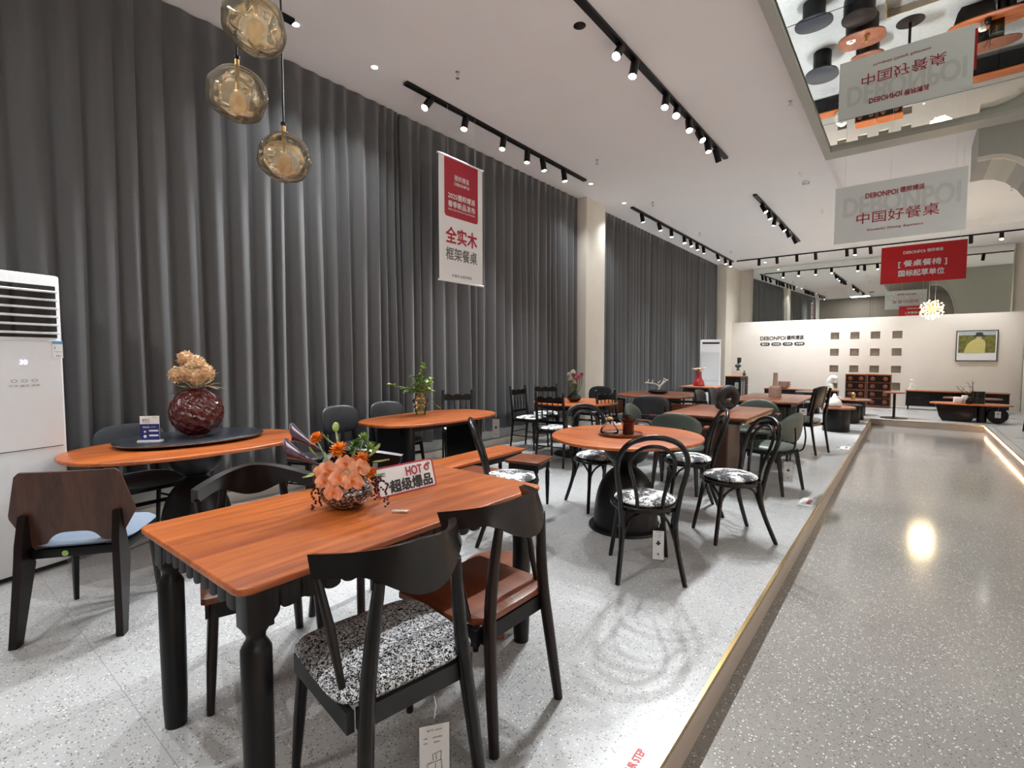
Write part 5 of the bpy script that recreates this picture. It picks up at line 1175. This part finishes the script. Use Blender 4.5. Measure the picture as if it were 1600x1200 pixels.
MB().lathe([(.062, 0), (.062, .012)], 32).build('foot', M['vred'], t); MB().lathe([(.050, .335), (.056, .358), (.050, .361), (.044, .34), (.04, .28)], 32, caps=False).build('neck', M['vred'], t, 60)
t = thing('dried_flowers', 'cream hydrangea heads and dry grasses in the oxblood vase', 'flowers', (VX, VY, VZ + .335))
for k, (r_, u, tw_, s_) in enumerate(((-.07, .24, 0, .055), (.02, .21, .03, .062), (.10, .14, .03, .055), (-.105, .125, .04, .058), (-.02, .14, .06, .055), (.05, .11, .07, .05), (0, .18, -.05, .055))):
    mb = MB(); c = P3(r_, u, tw_); rnd = random.Random(k)
    for i in range(70):
        z = 1 - 2 * (i + .5) / 70; rr = math.sqrt(1 - z * z); d = Vector((rr * math.cos(ga * i), rr * math.sin(ga * i), z)); q = c + d * s_ * rnd.uniform(.7, 1.0)
        for w_ in range(3): petal(mb, q, d + Vector((rnd.gauss(0, .9), rnd.gauss(0, .9), rnd.gauss(0, .9))), .018, .011, .3, 0, 2, 2)
    mb.ball(c.x, c.y, c.z, s_ * .8, 14)
    mb.build('hydrangea_head', M['cream'], t, 180); stemtube((0, 0, 0), c, .003).build('stem', M['straw'], t)
mb = MB(); rnd = random.Random(3)
for k in range(46):
    a = rnd.uniform(-1.3, 1.3); d = (Rg * math.sin(a) + Z * (math.cos(a) * .9 + .1) + Tw * rnd.uniform(-.3, .7)).normalized(); p = d * rnd.uniform(.04, .10)
    petal(mb, p, d + Vector((rnd.gauss(0, .3), rnd.gauss(0, .3), rnd.gauss(0, .3))), rnd.uniform(.08, .17), .008, .3, .3, 4, 2)
mb.build('grass_blade', M['straw'], t, 180)
t = thing('tabletop_sign', 'small white and blue product card in a clear stand on the turntable', 'sign', (-4.13, 1.14, .786), R(90 - 42))
MB().box(0, 0, .006, .145, .05, .012).build('stand_base', M['white'], t); MB().box(0, 0, .095, .122, .004, .17).build('card', M['paper'], t)
MB().box(0, -.0026, .068, .121, .001, .112).build('blue_field', M['blue'], t)
letters('black_lettering', [('多尺寸', -.022, .152, .045, .016, .02), ('CAN BE SET', -.02, .136, .05, .007, .0), ('DEBONPOI', .035, .171, .03, .005, .0)], M['ink'], t, Matrix.Translation((0, -.0036, 0)) @ FRONT)
def dots(m):
    for y, r_ in ((.071, .0075), (.038, .0105)): m.add([(-.03 + r_ * math.cos(2 * PI * i / 16), y + r_ * math.sin(2 * PI * i / 16), 0) for i in range(16)], [tuple(range(16))]); pill(m, .025, y + .006, .062, .012)
letters('white_lettering', [('DS628', -.022, .103, .04, .012, .02), ('-岩板餐桌', .022, .103, .036, .007, .0)], M['paper'], t, Matrix.Translation((0, -.0040, 0)) @ FRONT, dots)
# green plant in ribbed yellow-green glass
VX, VY, VZ = -4.12, 3.60, .75
t = thing('ribbed_glass_vase', 'ribbed amber and green glass vase on the round-ended table', 'vase', (VX, VY, VZ))
MB().lathe([(q.x, q.z) for q in spline([(a, 0, b) for a, b in ((.055, 0), (.060, .05), (.062, .07), (.078, .09), (.062, .11), (.075, .13), (.088, .15), (.075, .17), (.055, .18), (.045, .19), (.045, .25), (.050, .26))], 3)], 36, caps=False).build('vase_body', M['gyel'], t, 60)
MB().lathe([(0, .004), (.054, .004), (.056, .05)], 30, caps=False).build('vase_bottom', M['gyel'], t)
t = thing('green_branch', 'leafy green branches in the ribbed glass vase', 'plant', (VX, VY, VZ + .05))
rnd = random.Random(12)
for k, (rr_, uu, tt_) in enumerate(((-.34, .28, .0), (.03, .50, .0), (.12, .34, .05), (-.08, .36, -.05), (.17, .06, .05), (-.14, .22, .08), (.05, .30, -.04), (-.03, .28, .09), (.10, .22, .0), (.0, .38, .03))):
    e_ = P3(rr_, uu, tt_); mid = P3(rr_ * .35, max(.22, uu * .75), tt_ * .4); P = spline([(0, 0, .02), (0, 0, .17), mid, e_], 7); MB().tube(P, .0028, 6).build('stem', M['green'], t)
    if k not in (4,): leafy(t, P[8:], 'lime', .055, .022, 1, k); leafy(t, P[9:], 'green' if k % 2 else 'lime', .05, .020, 1, k + 50)
    else: leafy(t, P[-2:], 'lime', .09, .022, 1, k)
# pink and white flowers on small round table
VX, VY, VZ = -3.62, 5.95, .75
t = thing('dark_glass_vase', 'dark green glass vase on the small round table', 'vase', (VX, VY, VZ))
MB().lathe([(q.x, q.z) for q in spline([(a, 0, b) for a, b in ((.05, 0), (.085, .03), (.10, .06), (.07, .10), (.03, .13), (.04, .16))], 3)], 30, caps=False).build('vase_body', M['greengl'], t, 60); MB().lathe([(.05, 0), (.08, .03), (.09, .06), (0, .065)], 30).build('water', M['greengl'], t)
t = thing('pink_bouquet', 'pink and white flowers in the dark glass vase', 'flowers', (VX, VY, VZ + .05))
for k, (r_, u, m_, s_) in enumerate(((-.05, .27, 'wpet', .05), (-.02, .36, 'wpet', .045), (.04, .28, 'pink', .055), (-.07, .33, 'wpet', .04), (.07, .31, 'pink', .045), (.0, .22, 'wpet', .04), (.10, .33, 'purple', .03))):
    mb = MB(); c = P3(r_, u, .02)
    for i in range(22): z = 1 - 1.6 * (i + .5) / 22; rr = math.sqrt(max(0, 1 - z * z)); petal(mb, c, (rr * math.cos(ga * i), rr * math.sin(ga * i), z), s_, s_ * .3, .3, 0, 4, 2)
    mb.build('flower_head', M[m_], t, 180); stemtube((0, 0, 0), c, .004, P3(r_ * .4, 0, 0)).build('stem', M['green'], t)
mb = MB()
for (a_, z_) in ((.06, .14), (-.06, .12), (.09, .2), (-.09, .18)): petal(mb, P3(a_ * .5, z_, 0), P3(a_, .1, .02), .08, .012, .3, .4)
mb.build('leaf', M['green'], t, 180)
# tray with glassware
t = thing('round_tray', 'round dark red-brown tray on the round table', 'tray', (-1.79, 3.66, .75))
MB().lathe([(.15, 0), (.165, .004), (.175, .022), (.170, .022), (.158, .010), (0, .009)], 48).build('tray', M['wz'], t)
t = thing('glass_flask', 'clear glass flask with gold cap, left on the tray', 'bottle', (-1.86, 3.60, .760))
MB().lathe([(q.x, q.z) for q in spline([(a, 0, b) for a, b in ((.05, 0), (.072, .012), (.068, .04), (.035, .09), (.028, .11), (.036, .13))], 4)], 32, caps=False).build('flask_body', M['clear'], t, 60); MB().lathe([(0, .002), (.05, .002)], 30, caps=False).build('flask_bottom', M['clear'], t)
MB().lathe([(.020, .115), (.026, .125), (.022, .135), (.0, .14)], 24).build('gold_cap', M['gold'], t)
t = thing('red_glass_jar', 'red-brown glass jar with disc lid, right on the tray', 'jar', (-1.74, 3.69, .760))
MB().lathe([(.045, 0), (.046, .01), (.044, .05), (.052, .095), (.065, .11)], 32, caps=False).build('jar_body', M['redgl'], t, 60); MB().lathe([(0, .002), (.045, .002)], 30, caps=False).build('jar_bottom', M['redgl'], t)
MB().lathe([(.055, .11), (.060, .113), (.06, .120), (.03, .122), (.032, .14), (.028, .155), (0, .158)], 32).build('lid', M['redgl'], t); MB().lathe([(0, .005), (.035, .005), (.034, .09), (0, .095)], 24).build('candle', M['wz'], t)
# charcoal loop sculpture
t = thing('loop_sculpture', 'charcoal looped knot sculpture on the extension table', 'sculpture', (-1.62, 6.02, .76))
KS = .74
P = [KS * P3(.115 * math.sin(a) * (1 + .1 * math.cos(a)), .205 - .115 * math.cos(a) * 1.15, .05 * math.sin(a / 2)) for a in lerp(-.2, 2 * PI + .2, 30)]
MB().tube(P, [.038 + .010 * math.sin(PI * i / 29) for i in range(30)], 18).build('loop', M['knot'], t, 60); MB().pad(*(P3(-.03, .054, 0)), .10, .075, .052, 2.3).build('base', M['knot'], t, 60)
MB().tube(spline([P3(-.11, .13, .03), P3(-.10, .05, .04), P3(-.02, .04, .05)], 5), [.026] * 5 + [.034] * 6, 14).build('curl', M['knot'], t, 60)
# driftwood sculpture
t = thing('driftwood_sculpture', 'silvery branching piece on a black rock base on the oval table', 'sculpture', (-3.30, 8.12, .75))
MB().pad(0, 0, .036, .17, .09, .035, 2.4).build('rock_base', M['blk'], t, 60); rnd = random.Random(5)
mb = MB(); mb.tube(spline([P3(0, .05), P3(.02, .12), P3(-.05, .17), P3(-.22, .19)], 5), [.02] * 8 + [.012] * 8, 8); mb.tube(spline([P3(.02, .12), P3(.1, .2), P3(.17, .24)], 5), [.018] * 6 + [.01] * 5, 8)
for (a, b) in ((-.1, .19), (-.18, .19), (.08, .2), (.14, .23), (0, .18)): mb.tube([P3(a, b), P3(a + rnd.uniform(-.05, .05), b + rnd.uniform(.02, .06))], [.011, .006], 7)
mb.build('branch', M['silver'], t, 60)
# red vase with flower
t = thing('red_bottle_vase', 'red glass bottle vase with a pale flower on the far table', 'vase', (-3.50, 10.85, .75))
MB().lathe([(q.x, q.z) for q in spline([(a, 0, b) for a, b in ((.11, 0), (.115, .02), (.10, .10), (.06, .17), (.05, .28), (.055, .31))], 3)], 28).build('vase_body', M['rvase'], t, 60)
mb = MB(); c = Vector((0, 0, .36))
for i in range(20): petal(mb, c, (math.cos(ga * i), math.sin(ga * i), .35 - .02 * i), .11 if i % 3 else .17, .022, .3, .1)
mb.build('pale_flower', M['cream'], t, 180); stemtube((0, 0, .1), c, .006).build('stem', M['green'], t)
# clay bottle
t = thing('clay_bottle', 'square-bodied pinkish clay bottle with long neck on the large table', 'vase', (-1.60, 8.55, .76))
MB().prism(rrect(.17, .14, .05, 6), 0, .17, .045, 4, True).build('bottle_body', M['pinkc'], t); MB().lathe([(.055, .15), (.034, .19), (.030, .36), (.033, .37), (.0, .37)], 24).build('neck', M['pinkc'], t)
